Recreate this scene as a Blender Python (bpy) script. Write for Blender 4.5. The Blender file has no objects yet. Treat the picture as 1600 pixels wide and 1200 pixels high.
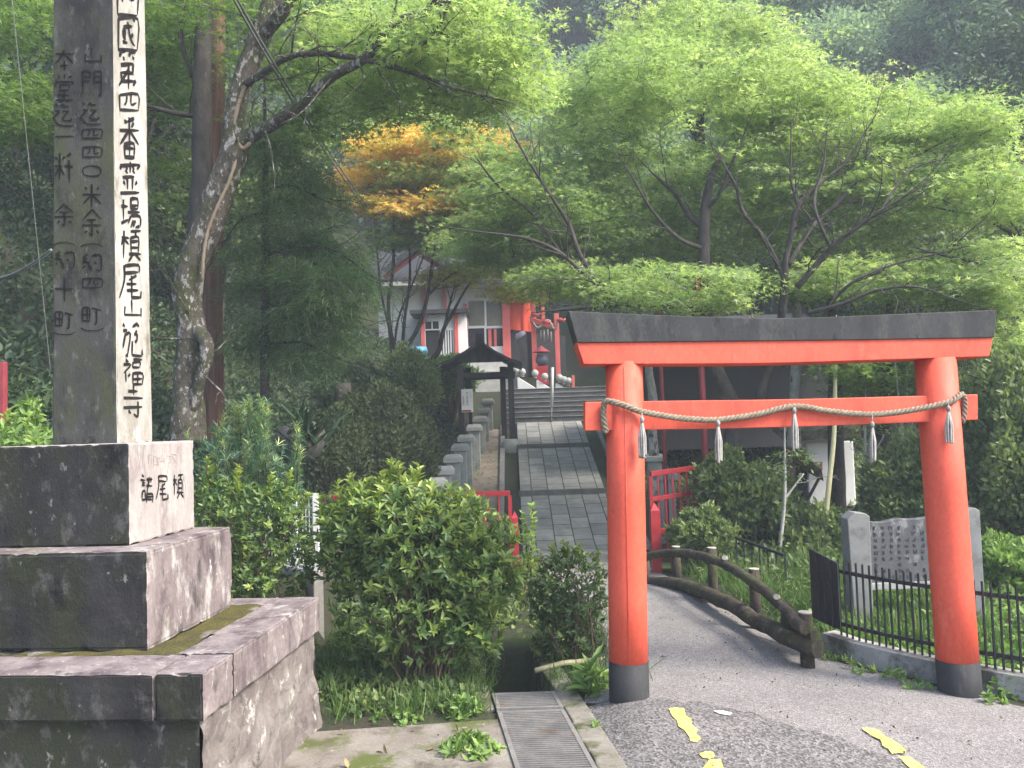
import bpy, math, random
import numpy as np
from mathutils import Vector, Matrix, noise as mnoise
R = math.radians
rng = np.random.default_rng(7)
random.seed(7)
S = bpy.context.scene
COL = S.collection

# ------------------------------------------------------------------ camera, sky, sun, exposure
F_PX, PITCH, ROLL = 1340.0, math.atan(0.05), math.atan(0.031)
CAM = Vector((0, 0, 1.95))
fw = Vector((0, math.cos(PITCH), math.sin(PITCH)))
r0 = Vector((1, 0, 0)); u0 = r0.cross(fw)
cr = (r0 * math.cos(ROLL) - u0 * math.sin(ROLL)).normalized()
cu = (u0 * math.cos(ROLL) + r0 * math.sin(ROLL)).normalized()
cam = bpy.data.cameras.new('camera'); co = bpy.data.objects.new('camera', cam); COL.objects.link(co)
M = Matrix((cr, cu, -fw)).transposed().to_4x4(); M.translation = CAM
co.matrix_world = M
cam.sensor_width = 36; cam.lens = 36 * F_PX / 1600; cam.clip_end = 1000; cam.clip_start = .05
S.camera = co

SUN_DIR = Vector((0.74, -0.34, 0.90)).normalized()
el = math.asin(SUN_DIR.z); az = math.atan2(SUN_DIR.x, SUN_DIR.y)
W_ = bpy.data.worlds.new('World'); S.world = W_; W_.use_nodes = True
wn = W_.node_tree.nodes; bg = wn['Background']
sky = wn.new('ShaderNodeTexSky'); sky.sky_type = 'NISHITA'; sky.sun_disc = False
sky.sun_elevation = el; sky.sun_rotation = az; sky.dust_density = 3.0; sky.air_density = 1.0
W_.node_tree.links.new(sky.outputs[0], bg.inputs[0]); bg.inputs[1].default_value = 0.15
sl = bpy.data.lights.new('sun', 'SUN'); sl.energy = 2.0; sl.angle = R(16); sl.color = (1, .95, .86)
so = bpy.data.objects.new('sun', sl); COL.objects.link(so)
so.rotation_euler = (-SUN_DIR).to_track_quat('-Z', 'Y').to_euler()
S.view_settings.view_transform = 'Standard'; S.view_settings.look = 'None'
S.view_settings.exposure = 1.88; S.view_settings.gamma = 1
S.cycles.max_bounces = 8; S.cycles.diffuse_bounces = 5; S.cycles.glossy_bounces = 2
S.cycles.transmission_bounces = 6; S.cycles.volume_bounces = 0; S.cycles.transparent_max_bounces = 6

# ------------------------------------------------------------------ pixel -> place (photo pixels, 1600 x 1200)
def ray(px, py):
    return fw * F_PX + cr * (px - 800) - cu * (py - 600)
def W(px, py, Y):
    d = ray(px, py); return CAM + d * (Y / d.y)
def onplane(px, py, p0, n):
    d = ray(px, py); t = (p0 - CAM).dot(n) / d.dot(n); return CAM + d * t
def sm(a, b, x):
    t = np.clip((np.asarray(x, float) - a) / (b - a), 0, 1); return t * t * (3 - 2 * t)
def terr(x, y):
    x = np.asarray(x, float); y = np.asarray(y, float)
    zp = np.interp(y, [0, 7, 9.3, 11.2, 13.5, 14.3, 22.5, 24.9, 34, 200], [0, 0, .12, .02, -.1, -.13, 1.9, 3.0, 3.2, 3.2])
    zr = np.interp(y, [0, 7, 10, 15, 20, 26, 34, 200], [0, 0, .05, .35, 1.0, 2.6, 3.6, 3.6])
    w = sm(2.3, 3.8, x) * sm(8, 10, y)
    z = zp * (1 - w) + zr * w
    z = z - 0.065 * np.clip(x - .3, 0, 4.5) * (1 - sm(7, 10, y))
    z = z + .10 * sm(.42, .8, x) * sm(4.6, 5.7, y) * (1 - sm(7.5, 9, y))
    z = z + .65 * sm(-1.75, -2.05, x) * sm(7.6, 8.0, y)
    z = z + np.clip(-x - 2.4, 0, 60) * .5 * sm(7.5, 10.5, y)
    z = z + np.clip(-x - 5, 0, 80) * .35 * sm(9, 15, y)
    z = z + np.clip(x - 7, 0, 80) * .45 * sm(15, 25, y)
    z = z + np.clip(y - 34, 0, 200) * 1.0
    return z
def ditch(x, y):
    x = np.asarray(x, float); y = np.asarray(y, float)
    c = .012 - .124 * (y - 6.33)
    m = (1 - sm(.17, .22, np.abs(x - c))) * sm(3.9, 4.0, y) * (1 - sm(7.3, 7.6, y))
    return -.5 * m
def T(x, y): return float(terr(x, y))
def G(px, py, ymax=40):
    """ray against the terrain"""
    d = ray(px, py); d = d / d.y; t = 2.5
    while t < ymax:
        p = CAM + d * t
        if p.z < T(p.x, p.y):
            lo, hi = t - .05, t
            for _ in range(14):
                m = (lo + hi) / 2; q = CAM + d * m
                if q.z < T(q.x, q.y): hi = m
                else: lo = m
            return CAM + d * hi
        t += .05
    return CAM + d * ymax

# ------------------------------------------------------------------ materials
def c4(c): return (c[0], c[1], c[2], 1)
class NT:
    def __init__(s, name):
        s.m = bpy.data.materials.new(name); s.m.use_nodes = True
        s.n = s.m.node_tree.nodes; s.l = s.m.node_tree.links
        s.b = s.n['Principled BSDF']; s.out = s.n['Material Output']
        s.tc = s.n.new('ShaderNodeTexCoord')
    def vec(s, scale=(1, 1, 1), rot=(0, 0, 0), src='Object'):
        m = s.n.new('ShaderNodeMapping'); m.inputs['Scale'].default_value = scale; m.inputs['Rotation'].default_value = rot
        s.l.new(s.tc.outputs[src], m.inputs['Vector']); return m.outputs[0]
    def noise(s, scale, detail=5, rough=.6, vec=None, dist=0):
        t = s.n.new('ShaderNodeTexNoise'); t.inputs['Scale'].default_value = scale; t.inputs['Detail'].default_value = detail
        t.inputs['Roughness'].default_value = rough; t.inputs['Distortion'].default_value = dist
        s.l.new(vec or s.tc.outputs['Object'], t.inputs['Vector']); return t.outputs['Fac']
    def ramp(s, fac, stops, interp='LINEAR'):
        r = s.n.new('ShaderNodeValToRGB'); e = r.color_ramp; e.interpolation = interp
        while len(e.elements) < len(stops): e.elements.new(.5)
        for k, (p, c) in zip(e.elements, stops):
            k.position = p; k.color = c4(c) if not isinstance(c, (int, float)) else (c, c, c, 1)
        s.l.new(fac, r.inputs[0]); return r.outputs[0]
    def mix(s, fac, a, b, mode='MIX'):
        m = s.n.new('ShaderNodeMix'); m.data_type = 'RGBA'; m.blend_type = mode
        for i, v in ((0, fac), (6, a), (7, b)):
            if isinstance(v, (int, float)): m.inputs[i].default_value = v
            elif isinstance(v, (tuple, list)): m.inputs[i].default_value = c4(v)
            else: s.l.new(v, m.inputs[i])
        return m.outputs[2]
    def math(s, op, a, b=0.0):
        m = s.n.new('ShaderNodeMath'); m.operation = op
        for i, v in ((0, a), (1, b)):
            if isinstance(v, (int, float)): m.inputs[i].default_value = v
            else: s.l.new(v, m.inputs[i])
        return m.outputs[0]
    def attr(s, name):
        a = s.n.new('ShaderNodeAttribute'); a.attribute_name = name; return a.outputs['Fac']
    def col(s, c):
        if isinstance(c, (tuple, list)): s.b.inputs['Base Color'].default_value = c4(c)
        else: s.l.new(c, s.b.inputs['Base Color'])
    def rough(s, r):
        if isinstance(r, (int, float)): s.b.inputs['Roughness'].default_value = r
        else: s.l.new(r, s.b.inputs['Roughness'])
    def bump(s, h, strength=.4, dist=.01):
        b = s.n.new('ShaderNodeBump'); b.inputs['Strength'].default_value = strength; b.inputs['Distance'].default_value = dist
        s.l.new(h, b.inputs['Height']); s.l.new(b.outputs[0], s.b.inputs['Normal'])

def surf(name, c1, c2, scale=4, rough=.8, bump=.4, bscale=40, bdist=.008, stains=(), stretch=(1, 1, 1), lo=.35, hi=.65, spec=.3):
    """two-tone noise surface, with stains [(colour, scale, lo, hi)] and a fine bump"""
    t = NT(name); v = t.vec(stretch)
    c = t.ramp(t.noise(scale, 6, .65, v), [(lo, c1), (hi, c2)])
    for (sc, s_, a, b) in stains:
        f = t.ramp(t.noise(s_, 7, .7, v), [(a, 0.), (b, 1.)])
        c = t.mix(f, c, sc)
    fine = t.noise(bscale, 6, .7, v)
    c = t.mix(.35, c, t.ramp(fine, [(.3, .25), (.7, .75)]), 'OVERLAY')
    t.col(c); t.rough(rough); t.b.inputs['Specular IOR Level'].default_value = spec
    t.bump(fine, bump, bdist); return t.m

def leafmat(name, stops, transl=.35, rough=.45, spec=.35, big=0.0):
    """leaf colours picked per leaf (attribute rnd)"""
    t = NT(name); c = t.ramp(t.attr('rnd'), stops)
    t.col(c); t.rough(rough); t.b.inputs['Specular IOR Level'].default_value = spec
    if transl > 0:
        tr = t.n.new('ShaderNodeBsdfTranslucent'); tc = t.mix(.5, c, (.9, 1, .25), 'MULTIPLY'); 
        tc2 = t.mix(1.0, tc, (1.5, 1.5, 1.5), 'MULTIPLY'); t.l.new(tc2, tr.inputs[0])
        ms = t.n.new('ShaderNodeMixShader'); ms.inputs[0].default_value = transl
        t.l.new(t.b.outputs[0], ms.inputs[1]); t.l.new(tr.outputs[0], ms.inputs[2]); t.l.new(ms.outputs[0], t.out.inputs[0])
    return t.m

MT = {}
MT['soil'] = surf('soil', (.04, .034, .022), (.03, .038, .018), 2.5, .95, .8, 25, .03, [((.035, .06, .012), 1.2, .5, .62)])
MT['hillsoil'] = MT['soil']
def asphalt(name, c1, c2, gs, chip):
    t = NT(name); big = t.noise(.8, 5, .6)
    c = t.ramp(big, [(.3, c1), (.7, c2)])
    vo = t.n.new('ShaderNodeTexVoronoi'); vo.inputs['Scale'].default_value = gs; t.l.new(t.tc.outputs['Object'], vo.inputs['Vector'])
    g = t.ramp(vo.outputs['Color'], [(.15, .2), (.5, .5), (.9, .95)])
    c = t.mix(chip, c, g, 'OVERLAY')
    f = t.ramp(t.noise(1.7, 7, .7), [(.55, 0.), (.72, .6)]); c = t.mix(f, c, tuple(x * .55 for x in c1))
    f = t.ramp(t.noise(3.1, 7, .75), [(.6, 0.), (.75, .5)]); c = t.mix(f, c, tuple(min(1, x * 1.7) for x in c2))
    t.col(c); t.rough(.9); t.bump(vo.outputs['Distance'], .7, .006); return t.m
MT['asphalt'] = asphalt('old_asphalt', (0.080, 0.075, 0.074), (0.132, 0.123, 0.116), 70, .95)
MT['path'] = asphalt('worn_asphalt_path', (0.136, 0.126, 0.122), (0.191, 0.178, 0.170), 100, .6)
MT['apron'] = surf('mossy_concrete', (.145, .125, .105), (.215, .195, .165), 3, .9, .6, 50, .008,
                   [((.075, .09, .022), 1.6, .5, .60), ((.075, .062, .045), 2.7, .52, .66), ((.27, .25, .22), 9, .6, .7)])
MT['concrete'] = surf('weathered_concrete', (0.188, 0.180, 0.165), (0.270, 0.262, 0.247), 4, .9, .5, 70, .005, [((0.060, 0.060, 0.045), 3, .55, .7)])
MT['kerbmoss'] = surf('mossy_kerb', (0.154, 0.140, 0.112), (0.210, 0.196, 0.168), 5, .9, .6, 60, .008, [((0.049, 0.056, 0.014), 3, .45, .6)])
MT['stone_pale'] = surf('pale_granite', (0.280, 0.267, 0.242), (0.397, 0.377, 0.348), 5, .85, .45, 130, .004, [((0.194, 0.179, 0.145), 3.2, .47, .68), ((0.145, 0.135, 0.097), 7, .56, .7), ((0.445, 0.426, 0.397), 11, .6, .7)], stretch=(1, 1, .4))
MT['stone_front'] = surf('shade_darkened_spotted_granite', (0.031, 0.031, 0.031), (0.065, 0.065, 0.060), 4, .9, .6, 110, .005, [((0.051, 0.058, 0.032), 3.5, .46, .62), ((0.020, 0.020, 0.021), 2.6, .5, .62), ((0.109, 0.109, 0.098), 16, .58, .68)], stretch=(1, 1, .45))  # shaft front, back and left: shade painted into the colour; top and right pale
MT['stone_black'] = surf('spotted_dark_stone', (0.012, 0.011, 0.012), (0.031, 0.030, 0.030), 3.5, .9, .7, 80, .008, [((0.021, 0.025, 0.013), 2.4, .46, .6), ((0.069, 0.065, 0.063), 9, .55, .66), ((0.158, 0.153, 0.142), 15, .63, .68), ((0.006, 0.006, 0.007), 4, .55, .65)], stretch=(1, 1, .65))
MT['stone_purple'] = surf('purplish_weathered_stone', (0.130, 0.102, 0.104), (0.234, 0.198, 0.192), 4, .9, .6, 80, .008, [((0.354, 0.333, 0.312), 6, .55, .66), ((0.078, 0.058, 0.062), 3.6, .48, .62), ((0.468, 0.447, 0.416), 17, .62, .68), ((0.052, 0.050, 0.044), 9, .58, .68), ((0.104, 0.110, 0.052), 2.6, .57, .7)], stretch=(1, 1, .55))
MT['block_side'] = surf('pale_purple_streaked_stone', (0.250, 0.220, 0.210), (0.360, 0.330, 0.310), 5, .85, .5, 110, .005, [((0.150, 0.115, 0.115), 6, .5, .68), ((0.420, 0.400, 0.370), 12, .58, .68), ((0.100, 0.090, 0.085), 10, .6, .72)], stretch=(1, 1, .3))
def masonry():
    t = NT('rough_rubble_masonry'); v = t.vec((1, 1, 1))
    nz = t.noise(3, 6, .7); vo = t.n.new('ShaderNodeTexVoronoi'); vo.inputs['Scale'].default_value = 3.2; vo.feature = 'DISTANCE_TO_EDGE'
    t.l.new(t.mix(.18, t.tc.outputs['Object'], nz), vo.inputs['Vector'])
    c = t.ramp(t.noise(2.2, 6, .7), [(.32, (.085, .065, .062)), (.5, (.16, .135, .125)), (.68, (.24, .215, .195))])
    c = t.mix(t.ramp(t.noise(3.5, 8, .75), [(.55, 0.), (.61, 1.)]), c, (.45, .43, .39))
    c = t.mix(t.ramp(t.noise(5.5, 7, .75), [(.56, 0.), (.64, .9)]), c, (.06, .05, .045))
    c = t.mix(t.ramp(vo.outputs['Distance'], [(.0, .35), (.03, 0.)]), c, (.30, .28, .25))
    t.col(c); t.rough(.95); t.bump(t.noise(28, 7, .75), .9, .02); return t.m
MT['masonry'] = masonry()
MT['ink'] = surf('carved_letter_dark', (.006, .005, .005), (.014, .012, .012), 30, .95, .3)
MT['inkfaint'] = surf('carved_letter_worn', (.30, .25, .24), (.42, .36, .34), 60, .95, .3)
MT['moss'] = surf('moss_bed', (0.064, 0.060, 0.017), (0.119, 0.102, 0.025), 7, .95, 1.0, 60, .03, [((0.255, 0.238, 0.212), 2.2, .56, .62), ((0.136, 0.093, 0.051), 4, .6, .7)])
MT['red'] = surf('vermilion_paint', (0.568, 0.076, 0.041), (0.654, 0.099, 0.056), 2.2, .6, .3, 45, .003, [((0.430, 0.053, 0.033), 2.6, .52, .72), ((0.636, 0.138, 0.086), 5, .58, .74), ((0.258, 0.043, 0.030), 14, .665, .70)], spec=.35, stretch=(1, 1, .5))
MT['darkred'] = surf('dark_red_paint', (0.255, 0.015, 0.021), (0.357, 0.025, 0.031), 5, .5, .15, 50, .002, [((0.119, 0.021, 0.017), 6, .58, .7)])
MT['pink'] = surf('faded_red_paint', (0.558, 0.108, 0.099), (0.630, 0.153, 0.135), 4, .6, .15, 50, .002)
MT['oldred'] = surf('maroon_pole_paint', (0.196, 0.030, 0.038), (0.255, 0.043, 0.051), 5, .6, .2, 50, .002)
MT['black'] = surf('weathered_black_paint', (0.024, 0.025, 0.027), (0.044, 0.045, 0.046), 4, .8, .4, 80, .004, [((0.068, 0.072, 0.064), 5, .5, .68), ((0.010, 0.010, 0.011), 8, .57, .67)], stretch=(1, 1, .4))
MT['inkslab'] = surf('worn_slab_letters', (.045, .046, .05), (.07, .07, .075), 30, .9, .2)
MT['footblack'] = surf('black_foot_paint', (.016, .016, .018), (.032, .032, .034), 4, .75, .4, 80, .004, [((.055, .055, .05), 6, .58, .7)], stretch=(1, 1, .5))
MT['iron'] = surf('black_painted_iron', (.012, .013, .016), (.022, .023, .026), 20, .5, .2)
MT['rope'] = surf('straw_rope', (0.170, 0.140, 0.098), (0.281, 0.242, 0.178), 40, .95, .8, 150, .004, [((0.102, 0.085, 0.060), 30, .55, .7)])
MT['ropecord'] = surf('white_cotton_cord', (0.240, 0.228, 0.204), (0.344, 0.328, 0.300), 40, .95, .4, 150, .002)
MT['steel'] = surf('rusty_grating', (.12, .115, .11), (.2, .19, .175), 6, .55, .4, 90, .002, [((.14, .08, .045), 5, .55, .7)])
MT['bark_mossy'] = surf('mossy_bark', (.05, .045, .032), (.12, .10, .08), 7, .95, 1.0, 22, .05, [((.055, .065, .022), 4, .46, .6), ((.32, .30, .28), 9, .55, .6), ((.42, .40, .38), 22, .6, .66), ((.03, .026, .022), 6, .55, .66)], stretch=(1, 1, .6))
MT['bark_dark'] = surf('dark_bark', (.035, .03, .028), (.075, .065, .058), 6, .95, .9, 30, .02, [((.14, .135, .12), 7, .62, .7)], stretch=(1, 1, .5))
MT['bark_cedar'] = surf('fibrous_cedar_bark', (.10, .05, .035), (.22, .12, .09), 9, .95, 1.0, 22, .03, stretch=(1.6, 1.6, .06))
MT['bark_pale'] = surf('pale_lichen_bark', (.26, .25, .23), (.4, .39, .36), 8, .9, .5, 40, .01, [((.08, .07, .06), 7, .55, .62)], stretch=(1, 1, .5))
MT['scar'] = surf('healed_bark_scar', (.17, .13, .09), (.26, .20, .145), 8, .8, .3, 40, .004, stretch=(1, 1, .2))
MT['twig'] = surf('brown_twig', (.07, .045, .03), (.12, .085, .06), 20, .9, .4)
MT['log'] = surf('dark_mossy_log', (.03, .024, .02), (.075, .056, .045), 9, .95, 1.0, 30, .03, [((.055, .062, .02), 5, .48, .6), ((.13, .115, .10), 16, .57, .66)], stretch=(1, 1, .7))
MT['logend'] = surf('pale_cut_end', (.26, .24, .2), (.38, .35, .3), 12, .9, .3)
MT['wood_dark'] = surf('old_dark_timber', (.03, .027, .026), (.065, .057, .052), 6, .85, .5, 40, .006, stretch=(1, 1, .15))
MT['tile'] = surf('grey_roof_tile', (.02, .02, .023), (.05, .05, .053), 7, .7, .5, 50, .01)
MT['plaster'] = surf('white_plaster', (.70, .70, .70), (.8, .8, .8), 2.5, .9, .15, 60, .002, [((.55, .55, .55), 2, .6, .75)])
MT['whitepaint'] = surf('white_paint', (0.612, 0.612, 0.612), (0.680, 0.680, 0.680), 6, .5, .1)
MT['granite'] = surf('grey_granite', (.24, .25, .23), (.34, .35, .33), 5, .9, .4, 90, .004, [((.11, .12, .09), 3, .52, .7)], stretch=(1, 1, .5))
MT['granite_lt'] = surf('light_granite', (0.336, 0.336, 0.320), (0.440, 0.440, 0.416), 5, .9, .3, 90, .004)
MT['granite_mid'] = surf('mid_grey_granite', (.15, .155, .155), (.21, .215, .21), 5, .9, .4, 90, .004, [((.09, .095, .085), 4, .52, .7)])
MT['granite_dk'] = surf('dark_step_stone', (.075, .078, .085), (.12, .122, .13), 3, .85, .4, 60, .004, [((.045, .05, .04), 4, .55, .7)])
MT['slate'] = surf('dark_polished_slab', (0.068, 0.070, 0.076), (0.104, 0.104, 0.112), 3, .6, .3, 90, .003, [((0.208, 0.208, 0.208), 6, .56, .64)], stretch=(1, 1, .5))
MT['glass'] = surf('dim_window_glass', (.10, .105, .09), (.2, .19, .15), 1.2, .12, .03)
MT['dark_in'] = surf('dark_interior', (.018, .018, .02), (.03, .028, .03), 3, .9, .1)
MT['blue'] = surf('blue_plastic', (.05, .22, .33), (.08, .28, .4), 5, .5, .1)
MT['pot'] = surf('dark_bronze', (.05, .06, .08), (.09, .1, .12), 6, .35, .1)
MT['sand'] = surf('bare_tan_earth', (.22, .175, .13), (.30, .25, .19), 5, .95, .5, 40, .01, [((.1, .1, .05), 4, .56, .66)])
MT['yellow'] = surf('yellow_road_paint', (0.612, 0.476, 0.085), (0.680, 0.578, 0.170), 12, .8, .5, 90, .003, [((0.221, 0.204, 0.153), 26, .56, .66)])
def worn(m):
    t = m.node_tree; n = t.nodes; b = n['Principled BSDF']; tc = n.new('ShaderNodeTexCoord'); nz = n.new('ShaderNodeTexNoise'); nz.inputs['Scale'].default_value = 38; nz.inputs['Detail'].default_value = 8; nz.inputs['Roughness'].default_value = .75
    r = n.new('ShaderNodeValToRGB'); r.color_ramp.elements[0].position = .40; r.color_ramp.elements[1].position = .46
    t.links.new(tc.outputs['Object'], nz.inputs['Vector']); t.links.new(nz.outputs['Fac'], r.inputs[0]); t.links.new(r.outputs[0], b.inputs['Alpha'])
worn(MT['yellow'])
MT['white_road'] = surf('white_road_paint', (0.434, 0.434, 0.420), (0.525, 0.525, 0.504), 12, .8, .4)
MT['cable'] = surf('cable_rubber', (.11, .115, .11), (.16, .165, .16), 10, .7, .1)
MT['bamboo'] = surf('dry_bamboo', (.42, .38, .2), (.55, .5, .3), 6, .5, .1, stretch=(1, 1, .3))
MT['signink'] = surf('sign_lettering', (.04, .04, .05), (.06, .06, .07), 10, .8, 0)
MT['rust'] = surf('rusted_sheet', (.26, .13, .08), (.4, .27, .2), 5, .9, .3, 40, .004)
MT['rock'] = surf('shaded_boulder', (.05, .05, .048), (.10, .10, .09), 4, .95, .7, 30, .02, [((.03, .035, .015), 3, .5, .62)])
def corrug():
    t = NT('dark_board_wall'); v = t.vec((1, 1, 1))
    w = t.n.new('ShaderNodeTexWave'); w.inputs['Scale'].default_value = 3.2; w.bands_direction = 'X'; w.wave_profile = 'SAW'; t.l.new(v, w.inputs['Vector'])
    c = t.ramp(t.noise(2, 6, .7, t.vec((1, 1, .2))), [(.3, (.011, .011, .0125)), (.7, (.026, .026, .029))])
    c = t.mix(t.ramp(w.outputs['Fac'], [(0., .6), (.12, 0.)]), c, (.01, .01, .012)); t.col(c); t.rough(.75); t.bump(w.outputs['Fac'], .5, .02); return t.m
MT['boards'] = corrug()
def paving():
    t = NT('stone_slab_paving')
    m = t.n.new('ShaderNodeMapping'); m.inputs['Rotation'].default_value = (0, 0, R(90)); t.l.new(t.tc.outputs['Object'], m.inputs['Vector'])
    wob = t.mix(.012, m.outputs[0], t.noise(2.5, 3))
    b = t.n.new('ShaderNodeTexBrick'); t.l.new(wob, b.inputs['Vector'])
    b.inputs['Scale'].default_value = 1; b.inputs['Brick Width'].default_value = .52; b.inputs['Row Height'].default_value = .325
    b.inputs['Mortar Size'].default_value = .011; b.inputs['Mortar Smooth'].default_value = .3; b.offset = .37
    b.inputs['Color1'].default_value = (.23, .225, .205, 1); b.inputs['Color2'].default_value = (.33, .32, .295, 1); b.inputs['Mortar'].default_value = (.045, .05, .03, 1)
    c = t.mix(.55, b.outputs['Color'], t.ramp(t.noise(3, 7, .7), [(.3, .3), (.7, .72)]), 'OVERLAY')
    c = t.mix(t.ramp(t.noise(1.1, 6, .7), [(.5, 0.), (.68, .55)]), c, (.10, .105, .07))
    t.col(c); t.rough(.85)
    h = t.math('ADD', t.math('MULTIPLY', b.outputs['Fac'], -1.0), t.math('MULTIPLY', t.noise(30, 6, .7), .35))
    t.bump(h, .7, .012); return t.m
MT['paving'] = paving()

# leaves (linear albedo; darkest -> lightest leaf)
LM = {}
LM['maple'] = leafmat('maple_leaf_bright', [(0, (.15, .225, .095)), (.5, (.265, .36, .14)), (.85, (.385, .465, .205)), (1, (.49, .52, .28))], .55)
LM['maple_dark'] = leafmat('maple_leaf_green', [(0, (.08, .14, .045)), (.5, (.14, .22, .06)), (1, (.22, .31, .075))], .5)
LM['autumn'] = leafmat('maple_leaf_orange', [(0, (.22, .28, .08)), (.25, (.46, .45, .12)), (.55, (.72, .52, .14)), (.9, (.74, .43, .13)), (1, (.66, .28, .10))], .5)
LM['yellowing'] = leafmat('yellowing_leaf', [(0, (.20, .25, .08)), (.5, (.48, .45, .12)), (1, (.68, .58, .18))], .45)
LM['conifer'] = leafmat('soft_conifer_needle', [(0, (.06, .12, .055)), (.6, (.115, .19, .08)), (1, (.19, .26, .10))], .35, .6)
LM['forest'] = leafmat('dark_forest_leaf', [(0, (.03, .06, .034)), (.6, (.062, .10, .047)), (1, (.12, .18, .07))], .3, .5)
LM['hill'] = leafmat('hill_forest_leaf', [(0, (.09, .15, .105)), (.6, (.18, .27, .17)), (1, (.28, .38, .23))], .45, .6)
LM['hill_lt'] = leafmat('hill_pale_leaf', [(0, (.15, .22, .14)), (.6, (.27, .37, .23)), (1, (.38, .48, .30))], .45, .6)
LM['bush'] = leafmat('glossy_bush_leaf', [(0, (.045, .085, .03)), (.45, (.09, .155, .045)), (.75, (.20, .28, .065)), (1, (.36, .42, .11))], .35, .4, .4)
LM['bush_dk'] = leafmat('dark_bush_leaf', [(0, (.035, .065, .025)), (.6, (.08, .13, .04)), (1, (.21, .28, .075))], .3, .45, .4)
LM['azalea'] = leafmat('clipped_azalea_leaf', [(0, (.028, .042, .018)), (.6, (.055, .078, .03)), (1, (.10, .12, .045))], .2, .8)
LM['podo'] = leafmat('blue_green_needle', [(0, (.045, .10, .07)), (.6, (.09, .175, .105)), (.86, (.15, .25, .12)), (1, (.42, .48, .16))], .3, .5)
LM['weed'] = leafmat('fresh_weed_leaf', [(0, (.07, .14, .035)), (.5, (.15, .25, .06)), (1, (.28, .38, .11))], .4, .5)
LM['grass'] = leafmat('grass_blade', [(0, (.04, .085, .018)), (.5, (.08, .15, .03)), (.93, (.15, .22, .06)), (1, (.35, .32, .2))], .35, .55)
LM['under'] = leafmat('undergrowth_leaf', [(0, (.05, .085, .035)), (.5, (.11, .16, .055)), (1, (.23, .28, .095))], .35, .5)
LM['dead'] = leafmat('fallen_brown_leaf', [(0, (.09, .055, .03)), (.6, (.17, .115, .06)), (1, (.30, .23, .10))], .1, .7)
LM['strap'] = leafmat('dark_strap_leaf', [(0, (.018, .04, .022)), (1, (.05, .085, .045))], .15, .25, .6)

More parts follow.
